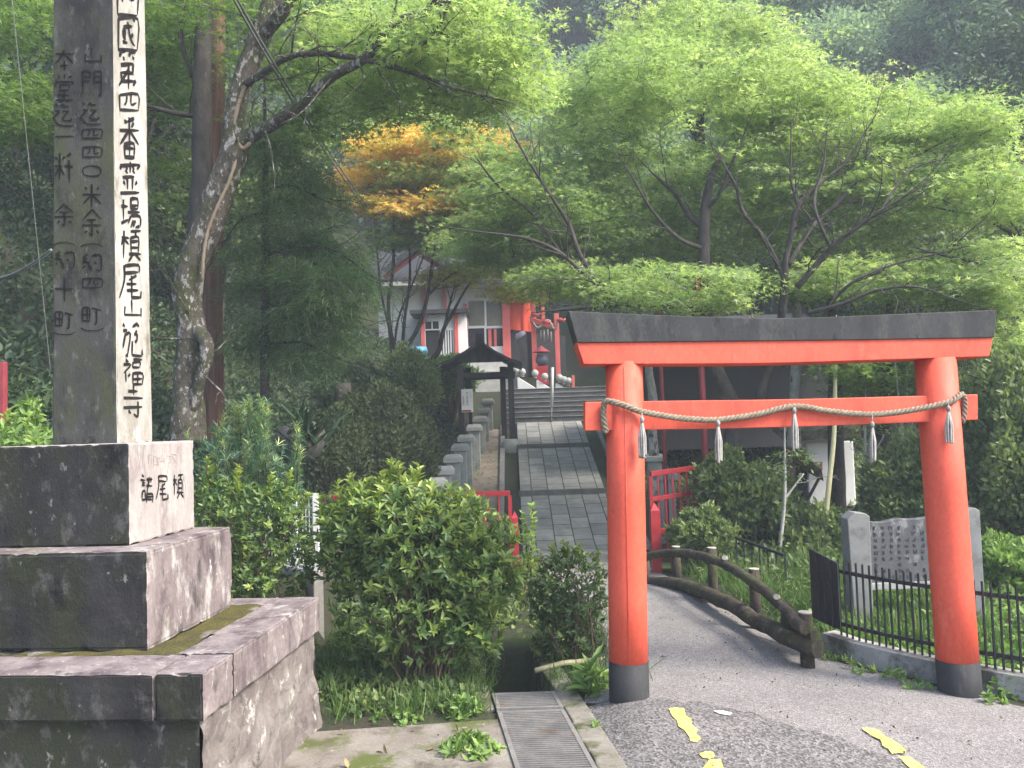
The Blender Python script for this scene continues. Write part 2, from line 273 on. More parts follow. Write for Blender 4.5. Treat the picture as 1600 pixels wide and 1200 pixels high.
# ------------------------------------------------------------------ mesh helpers
class MB:
    def __init__(s): s.v = []; s.f = []; s.mi = []; s.sm = []
    def add(s, vs, fs, mi=0, smooth=False):
        o = len(s.v); s.v += [tuple(v) for v in vs]
        for f in fs: s.f.append(tuple(i + o for i in f)); s.mi.append(mi); s.sm.append(smooth)
        return s
    def hexa(s, b, t, mi=0):
        """b, t: four points bottom and top, both counter-clockwise from above; mi an int or six (bottom, top, sides)"""
        fs = [(3, 2, 1, 0), (4, 5, 6, 7), (0, 1, 5, 4), (1, 2, 6, 5), (2, 3, 7, 6), (3, 0, 4, 7)]
        ms = [mi] * 6 if isinstance(mi, int) else mi
        o = len(s.v); s.v += [tuple(v) for v in list(b) + list(t)]
        for f, m in zip(fs, ms): s.f.append(tuple(i + o for i in f)); s.mi.append(m); s.sm.append(False)
        return s
    def box(s, x0, x1, y0, y1, z0, z1, mi=0, tap=0.0, fr=None):
        t = tap
        b = [(x0, y0, z0), (x1, y0, z0), (x1, y1, z0), (x0, y1, z0)]; tp = [(x0 + t, y0 + t, z1), (x1 - t, y0 + t, z1), (x1 - t, y1 - t, z1), (x0 + t, y1 - t, z1)]
        if fr: b = [fr(p) for p in b]; tp = [fr(p) for p in tp]
        return s.hexa(b, tp, mi)
    def bar(s, a, b, w, h, up=(0, 0, 1), mi=0):
        """a square bar from a to b"""
        a, b = Vector(a), Vector(b); d = (b - a).normalized(); u = Vector(up)
        x = d.cross(u)
        if x.length < 1e-4: x = d.cross(Vector((0, 1, 0)))
        x.normalize(); y = x.cross(d).normalized(); x *= w / 2; y *= h / 2
        return s.hexa([a - x - y, a + x - y, a + x + y, a - x + y], [b - x - y, b + x - y, b + x + y, b - x + y], mi)
    def tube(s, pts, rad, seg=8, mi=0, cap=True, smooth=True, lump=0.0):
        pts = [Vector(p) for p in pts]; n = len(pts)
        rad = [rad] * n if isinstance(rad, (int, float)) else rad
        d0 = (pts[1] - pts[0]).normalized(); ref = d0.orthogonal().normalized(); vs = []
        for i, p in enumerate(pts):
            d = (pts[min(i + 1, n - 1)] - pts[max(i - 1, 0)]).normalized()
            ref = (ref - d * ref.dot(d)).normalized(); b = d.cross(ref)
            for k in range(seg):
                a = 2 * math.pi * k / seg; r = rad[i]
                q = ref * math.cos(a) + b * math.sin(a)
                if lump: r *= 1 + lump * mnoise.noise((p + q * r) * (0.45 / max(rad[0], .02)))
                vs.append(p + q * r)
        fs = [(i * seg + k, i * seg + (k + 1) % seg, (i + 1) * seg + (k + 1) % seg, (i + 1) * seg + k) for i in range(n - 1) for k in range(seg)]
        s.add(vs, fs, mi, smooth)
        if cap:
            o = len(s.v) - len(vs)
            s.f.append(tuple(o + k for k in reversed(range(seg)))); s.mi.append(mi); s.sm.append(False)
            s.f.append(tuple(o + (n - 1) * seg + k for k in range(seg))); s.mi.append(mi); s.sm.append(False)
        return s
    def lathe(s, prof, c, seg=16, mi=0, smooth=True):
        c = Vector(c); vs = []
        for (r, z) in prof:
            for k in range(seg):
                a = 2 * math.pi * k / seg; vs.append(c + Vector((r * math.cos(a), r * math.sin(a), z)))
        n = len(prof)
        fs = [(i * seg + k, i * seg + (k + 1) % seg, (i + 1) * seg + (k + 1) % seg, (i + 1) * seg + k) for i in range(n - 1) for k in range(seg)]
        return s.add(vs, fs, mi, smooth)
    def prism(s, front, back, mi=0):
        """closed solid between two matching outlines"""
        n = len(front); s.add(list(front) + list(back), [tuple(range(n)), tuple(range(2 * n - 1, n - 1, -1))] + [(i, i + n, (i + 1) % n + n, (i + 1) % n) for i in range(n)], mi)
        return s
    def build(s, name, mats, parent=None, bev=0.0, seg=2):
        me = bpy.data.meshes.new(name)
        off = root_loc(parent) if parent else Vector((0, 0, 0))
        me.from_pydata([(v[0] - off.x, v[1] - off.y, v[2] - off.z) for v in s.v], [], s.f)
        mats = mats if isinstance(mats, (list, tuple)) else [mats]
        for m in mats: me.materials.append(m)
        me.polygons.foreach_set('material_index', s.mi); me.polygons.foreach_set('use_smooth', s.sm); me.update()
        return link(name, me, parent, bev, seg)
def root_loc(o):
    while o.parent: o = o.parent
    return o.location.copy()
def link(name, me, parent=None, bev=0, seg=2):
    o = bpy.data.objects.new(name, me); COL.objects.link(o)
    if parent: o.parent = parent
    if bev:
        m = o.modifiers.new('bevel', 'BEVEL'); m.width = bev; m.segments = seg; m.limit_method = 'ANGLE'; m.angle_limit = R(35)
    return o
def tag(o, label=None, cat=None, group=None, kind=None):
    for k, v in (('label', label), ('category', cat), ('group', group), ('kind', kind)):
        if v: o[k] = v
    return o
def thing(name, label, cat, loc, group=None):
    o = bpy.data.objects.new(name, None); COL.objects.link(o); o.location = loc; o.empty_display_size = .2
    return tag(o, label, cat, group)
def copy_thing(o, loc, label, rz=0, sc=None):
    def rec(a, par):
        c = a.copy(); COL.objects.link(c)
        if par: c.parent = par
        for ch in [x for x in kids.get(a.name, [])]: rec(ch, c)
        return c
    kids = {}
    for x in bpy.data.objects:
        if x.parent: kids.setdefault(x.parent.name, []).append(x)
    c = rec(o, None); c.location = loc; c.rotation_euler = (0, 0, rz)
    if sc: c.scale = sc
    if label: c['label'] = label
    return c
def smooth_poly(pts, n=6):
    """Catmull-Rom through tuples (any dimension)"""
    P = np.array([list(p) for p in pts], float); out = []
    for i in range(len(P) - 1):
        p0, p1, p2, p3 = P[max(i - 1, 0)], P[i], P[i + 1], P[min(i + 2, len(P) - 1)]
        for k in range(n):
            t = k / n
            out.append(.5 * ((2 * p1) + (-p0 + p2) * t + (2 * p0 - 5 * p1 + 4 * p2 - p3) * t * t + (-p0 + 3 * p1 - 3 * p2 + p3) * t ** 3))
    out.append(P[-1]); return np.array(out)

# leaves -------------------------------------------------------------
def unit(a): return a / np.maximum(np.linalg.norm(a, axis=1, keepdims=True), 1e-9)
LEAF = {  # (along, across, lift) and faces
    'kite': ([(0, 0, 0), (.45, .5, .12), (1, 0, 0), (.45, -.5, .12)], [(0, 1, 2), (0, 2, 3)]),
    'leaf': ([(0, 0, 0), (.28, .42, .10), (.62, .42, .08), (1, 0, -.06), (.62, -.42, .08), (.28, -.42, .10)], [(0, 1, 2, 3), (0, 3, 4, 5)]),
    'star': ([(0, -.16, 0), (0, .16, 0), (1, 0, -.08), (.02, -.2, 0), (.1, .1, 0), (.55, -.78, -.06), (.02, .2, 0), (.1, -.1, 0), (.55, .78, -.06)], [(0, 2, 1), (3, 5, 4), (7, 8, 6)]),
    'needle': ([(0, -.5, 0), (0, .5, 0), (1, 0, 0)], [(0, 2, 1)]),
    'blade': ([(0, -.5, 0), (0, .5, 0), (.55, .4, .06), (.55, -.4, .06), (1, 0, -.1)], [(0, 3, 2, 1), (3, 4, 2)]),
}
def leaf_object(name, P, D, N, L, Wd, rnd, kind, mat, parent=None):
    tv, tf = LEAF[kind]; tv = np.array(tv, float); n = len(P); k = len(tv)
    D = unit(np.asarray(D, float)); Sx = unit(np.cross(N, D)); Nn = np.cross(D, Sx)
    L = np.broadcast_to(L, (n,)); Wd = np.broadcast_to(Wd, (n,))
    V = P[:, None, :] + D[:, None, :] * (tv[None, :, 0:1] * L[:, None, None]) + Sx[:, None, :] * (tv[None, :, 1:2] * Wd[:, None, None]) + Nn[:, None, :] * (tv[None, :, 2:3] * L[:, None, None])
    V = V.reshape(-1, 3)
    off = np.array(root_loc(parent)) if parent else np.zeros(3)
    V = V - off
    base = (np.arange(n) * k)
    loops = []; sizes = []
    per = np.concatenate([np.array(f) for f in tf]); sz = np.array([len(f) for f in tf])
    loops = (base[:, None] + per[None, :]).ravel(); sizes = np.tile(sz, n)
    me = bpy.data.meshes.new(name); me.vertices.add(len(V)); me.vertices.foreach_set('co', V.ravel().astype(np.float32))
    me.loops.add(len(loops)); me.loops.foreach_set('vertex_index', loops.astype(np.int32))
    me.polygons.add(len(sizes)); st = np.concatenate([[0], np.cumsum(sizes)[:-1]])
    me.polygons.foreach_set('loop_start', st.astype(np.int32)); me.polygons.foreach_set('loop_total', sizes.astype(np.int32))
    a = me.attributes.new('rnd', 'FLOAT', 'FACE'); a.data.foreach_set('value', np.repeat(np.clip(rnd, 0, 1), len(tf)).astype(np.float32))
    me.materials.append(mat); me.update(calc_edges=True); me.validate()
    return link(name, me, parent)
def rnorm(n, s=1.0): return rng.normal(0, s, (n, 3))
class Leaves:
    def __init__(s): s.P, s.D, s.N, s.L, s.W, s.r = [], [], [], [], [], []
    def add(s, P, D, N, L, W, r):
        n = len(P); s.P.append(P); s.D.append(D); s.N.append(N); s.L.append(np.broadcast_to(L, (n,))); s.W.append(np.broadcast_to(W, (n,))); s.r.append(np.broadcast_to(r, (n,)))
    def build(s, name, kind, mat, parent=None):
        c = np.concatenate
        return leaf_object(name, c(s.P), c(s.D), c(s.N), c(s.L), c(s.W), c(s.r), kind, mat, parent)
    def fan(s, c, rad, n, size, droop=.25, tilt=.25, rb=.5, rv=.25, wr=.9):
        """a flat layered spray of leaves round c, like a maple's"""
        ax = unit(np.array([[0, 0, 1.0]]) + rnorm(1, tilt))[0]
        e1 = unit(np.cross(ax, [[.3, .9, .1]]))[0]; e2 = np.cross(ax, e1)
        rho = rng.random(n) ** .6 * rad; th = rng.random(n) * 6.283
        rad_dir = np.cos(th)[:, None] * e1 + np.sin(th)[:, None] * e2
        el_ = 1 + .5 * np.cos(2 * th + rng.random() * 6)
        P = np.array(c)[None] + rad_dir * (rho * el_)[:, None] + ax[None] * ((-droop * rho ** 2 / rad) + rng.normal(0, rad * .06, n))[:, None]
        D = rad_dir + rnorm(n, .45) + np.array([0, 0, -.25]); N = ax[None] + rnorm(n, .30)
        L = size * (.65 + .6 * rng.random(n))
        s.add(P, D, N, L, L * wr, rb + rng.normal(0, rv, n))
    def clump(s, c, rad, n, size, rb=.5, rv=.25, flat=.75, wr=.55, up=.5):
        """a ball of leaves, denser on the outside"""
        q = unit(rnorm(n)); r = rad * (.55 + .5 * rng.random(n)); P = np.array(c)[None] + q * r[:, None] * np.array([1, 1, flat])
        D = q + rnorm(n, .5); N = q * .7 + np.array([0, 0, up]) + rnorm(n, .35); L = size * (.6 + .7 * rng.random(n))
        s.add(P, D, N, L, L * wr, rb + rng.normal(0, rv, n) + .22 * q[:, 2] * 0)
    def rosette(s, c, ax, n, size, rb, rv=.12, open_=1.0, wr=.36):
        ax = unit(np.array([ax], float))[0]; e1 = unit(np.cross([ax], [[.31, .9, .17]]))[0]; e2 = np.cross(ax, e1)
        th = np.arange(n) * 2.4 + rng.random() * 6; rd = np.cos(th)[:, None] * e1 + np.sin(th)[:, None] * e2
        t = open_ * (.5 + .7 * rng.random(n))[:, None]
        D = ax[None] + rd * t * 1.3 + rnorm(n, .12); N = ax[None] * 1.0 - rd * .5 + rnorm(n, .2)
        P = np.array(c)[None] - ax[None] * (rng.random(n)[:, None] * size * .9); L = size * (.6 + .6 * rng.random(n))
        s.add(P, D, N, L, L * wr, rb + rng.normal(0, rv, n))

# ------------------------------------------------------------------ ground, road, path
def grid_mesh(xs, ys, zf):
    X, Y = np.meshgrid(xs, ys); Z = zf(X, Y); nx, ny = len(xs), len(ys)
    me = bpy.data.meshes.new('ground'); V = np.stack([X, Y, Z], -1).reshape(-1, 3)
    i = (np.arange(ny - 1)[:, None] * nx + np.arange(nx - 1)[None, :]).ravel()
    F = np.stack([i, i + 1, i + nx + 1, i + nx], 1)
    me.vertices.add(len(V)); me.vertices.foreach_set('co', V.ravel().astype(np.float32))
    me.loops.add(F.size); me.loops.foreach_set('vertex_index', F.ravel().astype(np.int32))
    me.polygons.add(len(F)); me.polygons.foreach_set('loop_start', (np.arange(len(F)) * 4).astype(np.int32)); me.polygons.foreach_set('loop_total', np.full(len(F), 4, np.int32))
    me.polygons.foreach_set('use_smooth', np.ones(len(F), bool)); me.update(calc_edges=True); return me
def ground_z(X, Y):
    z = terr(X, Y) + ditch(X, Y) - .012
    on = sm(1.75, 2.4, np.abs(X - .9)) * sm(14, 15, Y) + sm(-1.4, -2, X) * sm(6.5, 8, Y)
    rough_ = np.sin(X * 2.3 + np.sin(Y * 1.7) * 1.3) * np.cos(Y * 1.9 + np.sin(X * 1.1)) * .05 + np.sin(X * .31 + 2) * np.cos(Y * .27) * np.clip(np.abs(X) / 20, 0, 1) * 1.2
    far = sm(34, 45, Y)
    z = z + rough_ * np.clip(on, 0, 1) + far * (np.sin(X * .17 + 1) * 1.5 + np.sin(X * .08 + Y * .11) * 2.0)
    return z
xs = np.concatenate([np.linspace(-70, -6, 40)[:-1], np.arange(-6, 6, .06), np.linspace(6, 70, 42)])
ys = np.concatenate([np.arange(1.0, 15, .06), np.arange(15, 30, .3), np.linspace(30, 110, 40)])
gm = grid_mesh(xs, ys, ground_z); gm.materials.append(MT['soil'])
tag(link('ground', gm), kind='structure')

def sheet(name, A, B, off, mat, step=.08, jit=0.0, parent=None):
    """a surface lofted between two ground polylines (x, y) and laid on the terrain"""
    def res(P, n):
        P = np.array(P, float); d = np.concatenate([[0], np.cumsum(np.linalg.norm(np.diff(P, axis=0), axis=1))])
        t = np.linspace(0, d[-1], n); return np.stack([np.interp(t, d, P[:, 0]), np.interp(t, d, P[:, 1])], 1)
    la = sum(np.linalg.norm(np.diff(np.array(A, float), axis=0), axis=1)); n = max(2, int(la / step))
    A_, B_ = res(A, n), res(B, n); m = max(2, int(np.max(np.linalg.norm(A_ - B_, axis=1)) / step))
    if jit:
        k = np.cumsum(rng.normal(0, 1, (n, 1)), 0); k -= np.linspace(0, 1, n)[:, None] * k[-1]; B_ = B_ + np.hstack([k * 0, (k / max(1e-6, np.abs(k).max())) * jit + rng.normal(0, jit * .25, (n, 1))])
    t = np.linspace(0, 1, m)[None, :, None]; Pq = A_[:, None, :] * (1 - t) + B_[:, None, :] * t
    Z = terr(Pq[..., 0], Pq[..., 1]) + off
    V = np.concatenate([Pq, Z[..., None]], -1).reshape(-1, 3)
    if parent: V = V - np.array(root_loc(parent))
    F = [(i * m + j, (i + 1) * m + j, (i + 1) * m + j + 1, i * m + j + 1) for i in range(n - 1) for j in range(m - 1)]
    me = bpy.data.meshes.new(name); me.from_pydata(V.tolist(), [], F); me.materials.append(mat)
    me.polygons.foreach_set('use_smooth', [True] * len(F)); me.update(); return link(name, me, parent)
SEAM = [(.46, 6.12), (1.0, 5.98), (1.45, 5.8), (2.3, 5.2), (3.0, 4.95), (8, 3.4)]
road = tag(sheet('road', [(.62, 1.2), (8, 1.2)], SEAM, .002, MT['asphalt'], .06, .13), kind='structure')
path = tag(sheet('path', [(.44, 6.16), (.55, 6.9), (.42, 8.5), (.25, 10), (.12, 12), (.1, 13.7)],
     [(8, 1.5), (5.6, 4.4), (4.0, 5.6), (3.3, 6.3), (2.62, 7.0), (2.3, 8), (2.12, 9), (1.9, 10), (1.78, 12), (1.76, 13.7)], -.004, MT['path'], .1), kind='structure')
tag(sheet('apron', [(-6, 1.5), (-6, 3), (-6, 5.2)], [(.42, 1.5), (.17, 3.5), (-.05, 5.85)], .002, MT['apron'], .1), kind='structure')
# mossy concrete kerb beside the drain
mb = MB()
ky = np.linspace(1.6, 8.0, 40)
for a, b in zip(ky[:-1], ky[1:]):
    def kc(y): return .012 - .124 * (y - 6.33)
    for (l, h, dz0) in ((.235, .40, 0), (-.36, -.235, -.01)):
        if l < 0 and a < 5.9: continue
        jl = .008 * math.sin(a * 9)
        mb.hexa([(kc(a) + l, a, -.5), (kc(a) + h, a, -.5), (kc(b) + h, b, -.5), (kc(b) + l, b, -.5)],
                [(kc(a) + l + jl, a, .015 + dz0), (kc(a) + h, a, .02 + dz0), (kc(b) + h, b, .02 + dz0), (kc(b) + l + jl, b, .015 + dz0)])
tag(mb.build('pavement_kerb', MT['kerbmoss'], bev=.012), kind='structure')
def ground_poly(name, pix, mat, parent, off=.009):
    pts = [G(*p) for p in pix]; pts = [(p.x, p.y, T(p.x, p.y) + off) for p in pts]
    m = MB(); m.add(pts, [tuple(range(len(pts)))[::-1]]); return m.build(name, mat, parent)
def z7(*p): return [(960 + a / 2.5, 780 + b / 2.5) for a, b in p]
road_y = [z7((213, 822), (243, 819), (272, 822), (280, 850), (300, 862), (303, 885), (326, 905), (318, 922), (340, 940), (322, 955), (298, 950), (290, 928), (272, 905), (250, 892), (246, 872), (225, 850)),
          z7((330, 1000), (360, 990), (388, 994), (392, 1012), (372, 1020), (345, 1015)), z7((372, 1022), (415, 1020), (430, 1068), (338, 1068)),
          z7((962, 897), (1000, 899), (1032, 905), (1060, 932), (1096, 950), (1140, 985), (1136, 1000), (1110, 996), (1085, 1000), (1070, 980), (1048, 968), (1040, 945), (1000, 925)),
          z7((1110, 1012), (1150, 1008), (1180, 1030), (1230, 1066), (1170, 1068), (1140, 1042))]
for p in road_y: ground_poly('painted_line', p, MT['yellow'], road)
for p in [z7((385, 831), (425, 830), (462, 840), (452, 850), (410, 843))]:
    ground_poly('painted_line', p, MT['white_road'], road)

# sloping stone approach with two low steps, then the stair
def ramp_z(y): return -.13 + .2476 * (y - 14.3)
mb = MB(); yb = [13.7, 17.2, 20.4, 22.55]
for i in range(3):
    a, b = yb[i], yb[i + 1]; dz = (.02, .08, .14)[i]
    n = 8
    for k in range(n):
        y0, y1 = a + (b - a) * k / n, a + (b - a) * (k + 1) / n
        za, zb = max(ramp_z(y0), -.11) + dz, max(ramp_z(y1), -.11) + dz
        x0, x1 = .10, 1.78
        mb.hexa([(x0, y0, za - .5), (x1, y0, za - .5), (x1, y1, zb - .5), (x0, y1, zb - .5)], [(x0, y0, za), (x1, y0, za), (x1, y1, zb), (x0, y1, zb)])
tag(mb.build('stone_path', MT['paving']), kind='structure')
mb = MB()
for y, dz in ((17.2, .08), (20.4, .14)):
    z = ramp_z(y) + dz
    mb.box(.06, 1.82, y - .13, y - .004, z - .3, z + .012)
tag(mb.build('path_step', surf('mossy_step_edge', (.10, .10, .09), (.16, .15, .13), 5, .9, .4, 50, .006, [((.20, .06, .05), 4, .6, .75)]), bev=.01), kind='structure')
mb = MB(); 
for x0, x1, s in ((-.33, -.22, 1), (2.1, 2.2, 1)):
    for k in range(20):
        y0 = 14.2 + k * .42; y1 = y0 + .415
        mb.hexa([(x0, y0, ramp_z(y0) - .4), (x1, y0, ramp_z(y0) - .4), (x1, y1, ramp_z(y1) - .4), (x0, y1, ramp_z(y1) - .4)], [(x0, y0, ramp_z(y0) + .1), (x1, y0, ramp_z(y0) + .1), (x1, y1, ramp_z(y1) + .1), (x0, y1, ramp_z(y1) + .1)])
tag(mb.build('path_edging', MT['concrete'], bev=.01), kind='structure')
tag(sheet('verge', [(-1.35, 13.8), (-1.2, 18), (-.9, 22.4)], [(-.34, 13.8), (-.34, 18), (-.34, 22.4)], .03, MT['sand'], .12), kind='structure')
stair = thing('stone_stair', 'dark stone stair climbing from the paved approach up to the red shrine', 'stair', (.9, 22.55, 1.9))
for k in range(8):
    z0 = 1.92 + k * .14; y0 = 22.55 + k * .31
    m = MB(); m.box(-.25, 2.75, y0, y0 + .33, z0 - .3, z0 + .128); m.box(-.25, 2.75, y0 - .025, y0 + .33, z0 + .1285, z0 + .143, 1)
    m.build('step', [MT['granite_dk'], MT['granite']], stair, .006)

# ------------------------------------------------------------------ stone monument on the left
MON = Vector((-2.53, 5.25, 0)); rot = R(-4.5)
mon = thing('stone_monument', 'tall square stone pilgrimage marker carved with Chinese characters on stepped blocks', 'monument', MON)
def fr(p):
    x, y, z = p; return (MON.x + x * math.cos(rot) - y * math.sin(rot), MON.y + x * math.sin(rot) + y * math.cos(rot), z)
# face slots: bottom, top, front, right, back, left; top and right paler, others darker
def chip(o, x0, x1, y0, y1, z0, z1, amp=.007, face=.0, cuts=22):
    import bmesh
    b = bmesh.new(); b.from_mesh(o.data); bmesh.ops.subdivide_edges(b, edges=b.edges[:], cuts=cuts, use_grid_fill=True)
    off = root_loc(o); cs, sn = math.cos(-rot), math.sin(-rot)
    for v in b.verts:
        w = v.co + off - MON; x, y, z = w.x * cs - w.y * sn, w.x * sn + w.y * cs, w.z
        lo = [(x - x0, 0, 1), (x1 - x, 0, -1), (y - y0, 1, 1), (y1 - y, 1, -1), (z - z0, 2, 1), (z1 - z, 2, -1)]
        near = [l for l in lo if l[0] < .012]; d = [0, 0, 0]
        q = Vector((x * 13, y * 13, z * 13)); n1 = mnoise.noise(q) + .6 * mnoise.noise(q * 2.7)
        if len(near) >= 2:
            a = amp * (.55 + max(0, n1) * 2.2)
            for _, ax, sg in near: d[ax] += sg * a
        elif near and face:
            d[near[0][1]] += near[0][2] * face * (n1 + .4)
        v.co += Vector((d[0] * math.cos(rot) - d[1] * math.sin(rot), d[0] * math.sin(rot) + d[1] * math.cos(rot), d[2]))
    b.to_mesh(o.data); b.free(); return o
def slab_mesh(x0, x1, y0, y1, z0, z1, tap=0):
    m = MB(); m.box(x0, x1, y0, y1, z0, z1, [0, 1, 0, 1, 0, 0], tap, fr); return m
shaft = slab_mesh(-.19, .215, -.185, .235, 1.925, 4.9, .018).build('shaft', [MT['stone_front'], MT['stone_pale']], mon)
chip(shaft, -.19, .215, -.185, .235, 1.925, 4.9, .004, 0, 60)
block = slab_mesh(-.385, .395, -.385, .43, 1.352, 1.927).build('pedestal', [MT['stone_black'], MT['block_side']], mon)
chip(block, -.385, .395, -.385, .43, 1.352, 1.927, .006, 0, 40)
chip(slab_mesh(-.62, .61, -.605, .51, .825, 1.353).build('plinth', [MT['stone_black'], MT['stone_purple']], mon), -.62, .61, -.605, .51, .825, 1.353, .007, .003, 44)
m = MB()
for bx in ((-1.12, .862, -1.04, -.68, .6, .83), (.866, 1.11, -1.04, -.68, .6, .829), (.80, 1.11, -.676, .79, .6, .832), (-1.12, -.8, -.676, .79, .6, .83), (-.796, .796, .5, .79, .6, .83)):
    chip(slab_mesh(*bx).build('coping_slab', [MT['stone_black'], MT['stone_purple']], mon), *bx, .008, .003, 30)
m = MB(); n = 26
vs = []; fs = []
for j in range(n + 1):
    for i in range(n + 1):
        x, y = -.83 + 1.66 * i / n, -.71 + 1.24 * j / n
        vs.append(fr((x, y, .824 + .028 * mnoise.noise((x * 3, y * 3, 1)) + .02 * mnoise.noise((x * 9, y * 9, 4)))))
fs = [(j * (n + 1) + i, j * (n + 1) + i + 1, (j + 1) * (n + 1) + i + 1, (j + 1) * (n + 1) + i) for j in range(n) for i in range(n)]
m.add(vs, fs, 0, True); m.build('moss_bed', MT['moss'], mon)
# rough base, its right side bulging and chipped
def rough_wall(m, p0, p1, z0, z1, nrm, n, k, mi, amp, flare):
    vs = []
    for j in range(k + 1):
        for i in range(n + 1):
            s = i / n; t = j / k; x = p0[0] + (p1[0] - p0[0]) * s; y = p0[1] + (p1[1] - p0[1]) * s; z = z0 + (z1 - z0) * t
            e = min(1, 8 * s, 8 * (1 - s)) if amp else 0
            d = amp * (mnoise.noise((x * 4, y * 4, z * 4)) + .6 * mnoise.noise((x * 11, y * 11, z * 11)) + .3 * mnoise.noise((x * 30, y * 30, z * 30))) + flare * (1 - t) ** 2
            vs.append(fr((x + nrm[0] * d, y + nrm[1] * d, z)))
    m.add(vs, [(j * (n + 1) + i, j * (n + 1) + i + 1, (j + 1) * (n + 1) + i + 1, (j + 1) * (n + 1) + i) for j in range(k) for i in range(n)], mi, True)
m = MB()
rough_wall(m, (-1.08, -1.01), (1.075, -1.01), -.1, .602, (0, -1), 60, 24, 0, .006, .0)
rough_wall(m, (1.075, -1.01), (1.075, .76), -.1, .602, (1, 0), 70, 30, 1, .028, .06)
rough_wall(m, (1.075, .76), (-1.08, .76), -.1, .602, (0, 1), 10, 4, 0, 0, 0)
rough_wall(m, (-1.08, .76), (-1.08, -1.01), -.1, .602, (-1, 0), 10, 4, 0, 0, 0)
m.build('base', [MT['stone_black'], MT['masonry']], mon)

GL = {  # brush strokes on a 0..a grid, two digits a point
 '山': '5157 2428 2898 9599', '西': '1191 131a 13939a 413536 616585 1a9a', '國': '1119 119199 1999 3373 3444 3436 3646 4446 3757 526688 7566 7182',
 '第': '2112 2141 3233 6152 6181 7273 2474 7476 7626 2628 2888 8879 545a 5519', '四': '1218 129298 1898 424536 626685',
 '番': '7142 3242 7263 1494 515a 5417 5497 373a 37777a 3a7a 3878', '霊': '3070 1213 1292 9283 5154 3243 3344 6273 6374 2575 4548 6568 2637 8677 1999',
 '場': '1343 2127 1847 5154 518184 5484 5383 4595 5648 569699 9979 6759 7769', '槇': '1343 2129 2315 2345 5191 7173 5358 538388 5484 5686 4898 684a 789a',
 '尾': '218183 2383 21250a 7445 3676 3888 54595a 5a9a 9a98', '施': '1122 7152 7182 1333 2418 24443a 3a2a 7364 6474 7476 7666 565a 5a9a 9a98',
 '福': '2132 134316 2529 3746 5191 5254 528284 5484 565a 56969a 5a9a 767a 5898', '寺': '5053 3272 1494 1797 757a59 3849',
 '門': '111a 114144 1343 1545 6191 6165 919a8a 6393 6595', '迄': '5132 4272 4474 7447 475888 8887 1122 1434 341607 07183a9a',
 '米': '515a 1595 2233 8273 5519 5599', '余': '5014 5094 3474 1696 545a49 3829 7889', '〇': '51829588592815225 1'.replace(' ', ''),
 '約': '311333 331545 1545 355a 2718 4758 7152 62929979 6576', '町': '1218 124248 1848 1545 3238 5293 737969', '夲': '1393 513517 5397 3878 565a',
 '堂': '5052 2131 8171 1393 1315 9384 3436 347476 3676 565a 2878 1a9a', '一': '1595', '粁': '3139 1545 1223 5243 3518 3558 8162 5595 737a', '十': '1595 515a',
 '講': '2031 1242 2343 2444 2629 264649 2949 6163 8183 5292 5494 7158 575a 57979a 5898 4999', '(': '042150819 4'.replace(' ', '').replace('8194', '81a4'), ')': '06295a89a6',
 '坂': '1343 2127 1847 4192 4437 539 8'.replace('539 8', '5398') + ' 8357', '刖': '2128 216168 2464 2666 8188 a1a9', '野': '1141 1115 4145 1343 1545 213a 1939 6191 9173 6494 747a',
}
def glyphs(name, items, p0, n, mat, parent, lift=.003, fat=.075):
    """items: (character, x0, y0, x1, y1) in photo pixels on the plane through p0 with normal n"""
    n = n.normalized()
    for ch, x0, y0, x1, y1 in items:
        m = MB()
        def P(gx, gy):
            gy2 = gy - .08 * (gx - 5) * 0
            q = onplane(x0 + (x1 - x0) * gx / 10, y0 + (y1 - y0) * gy2 / 10, p0, n); return q
        sx = (P(10, 0) - P(0, 0)); sy = (P(0, 10) - P(0, 0)); size = (sx.length * sy.length) ** .5
        for st in GL[ch].split():
            pts = [(int(st[i], 16), int(st[i + 1], 16)) for i in range(0, len(st) - 1, 2)]
            pts = [P(a + random.uniform(-.2, .2), b + random.uniform(-.2, .2)) for a, b in pts]
            if len(pts) > 2: pts = [Vector(q) for q in smooth_poly(pts, 3)]
            else: a, b = pts; pts = [a, a.lerp(b, .25), a.lerp(b, .75), b]
            k = len(pts); L = []; Rr = []
            for i, q in enumerate(pts):
                d = (pts[min(i + 1, k - 1)] - pts[max(i - 1, 0)]).normalized(); s = n.cross(d)
                t = i / (k - 1); w = size * fat * (1.0 - .45 * t if i else .75) * random.uniform(.85, 1.15)
                if i == k - 1: w *= .55
                L.append(q + s * w / 2 + n * lift); Rr.append(q - s * w / 2 + n * lift)
            m.add(L + Rr, [(i + k, i + k + 1, i + 1, i) for i in range(k - 1)])
        m.build(name, mat, parent)
nR = Vector(fr((1, 0, 0))) - MON; nF = Vector(fr((0, -1, 0))) - MON
tapn = .018 / 2.975
pR = Vector(fr((.215, 0, 1.925))); pF = Vector(fr((0, -.185, 1.925)))
nRt = (nR + Vector((0, 0, tapn))).normalized(); nFt = (nF + Vector((0, 0, tapn))).normalized()
right = [('西', -26, 24), ('國', 25, 84), ('第', 76, 140), ('四', 142, 180), ('番', 179, 246), ('霊', 248, 308), ('場', 307, 360), ('槇', 358, 408), ('尾', 411, 465), ('山', 466, 499), ('施', 502, 556), ('福', 559, 601), ('寺', 604, 651)]
items = []
for ch, a, b in right:
    c = 198.5 + (a + b) / 2 / 650 * 9.5; items.append((ch, c - 18.5, a - 2, c + 18.5, b))
glyphs('carved_character', items, pR, nRt, MT['ink'], shaft, fat=.10)
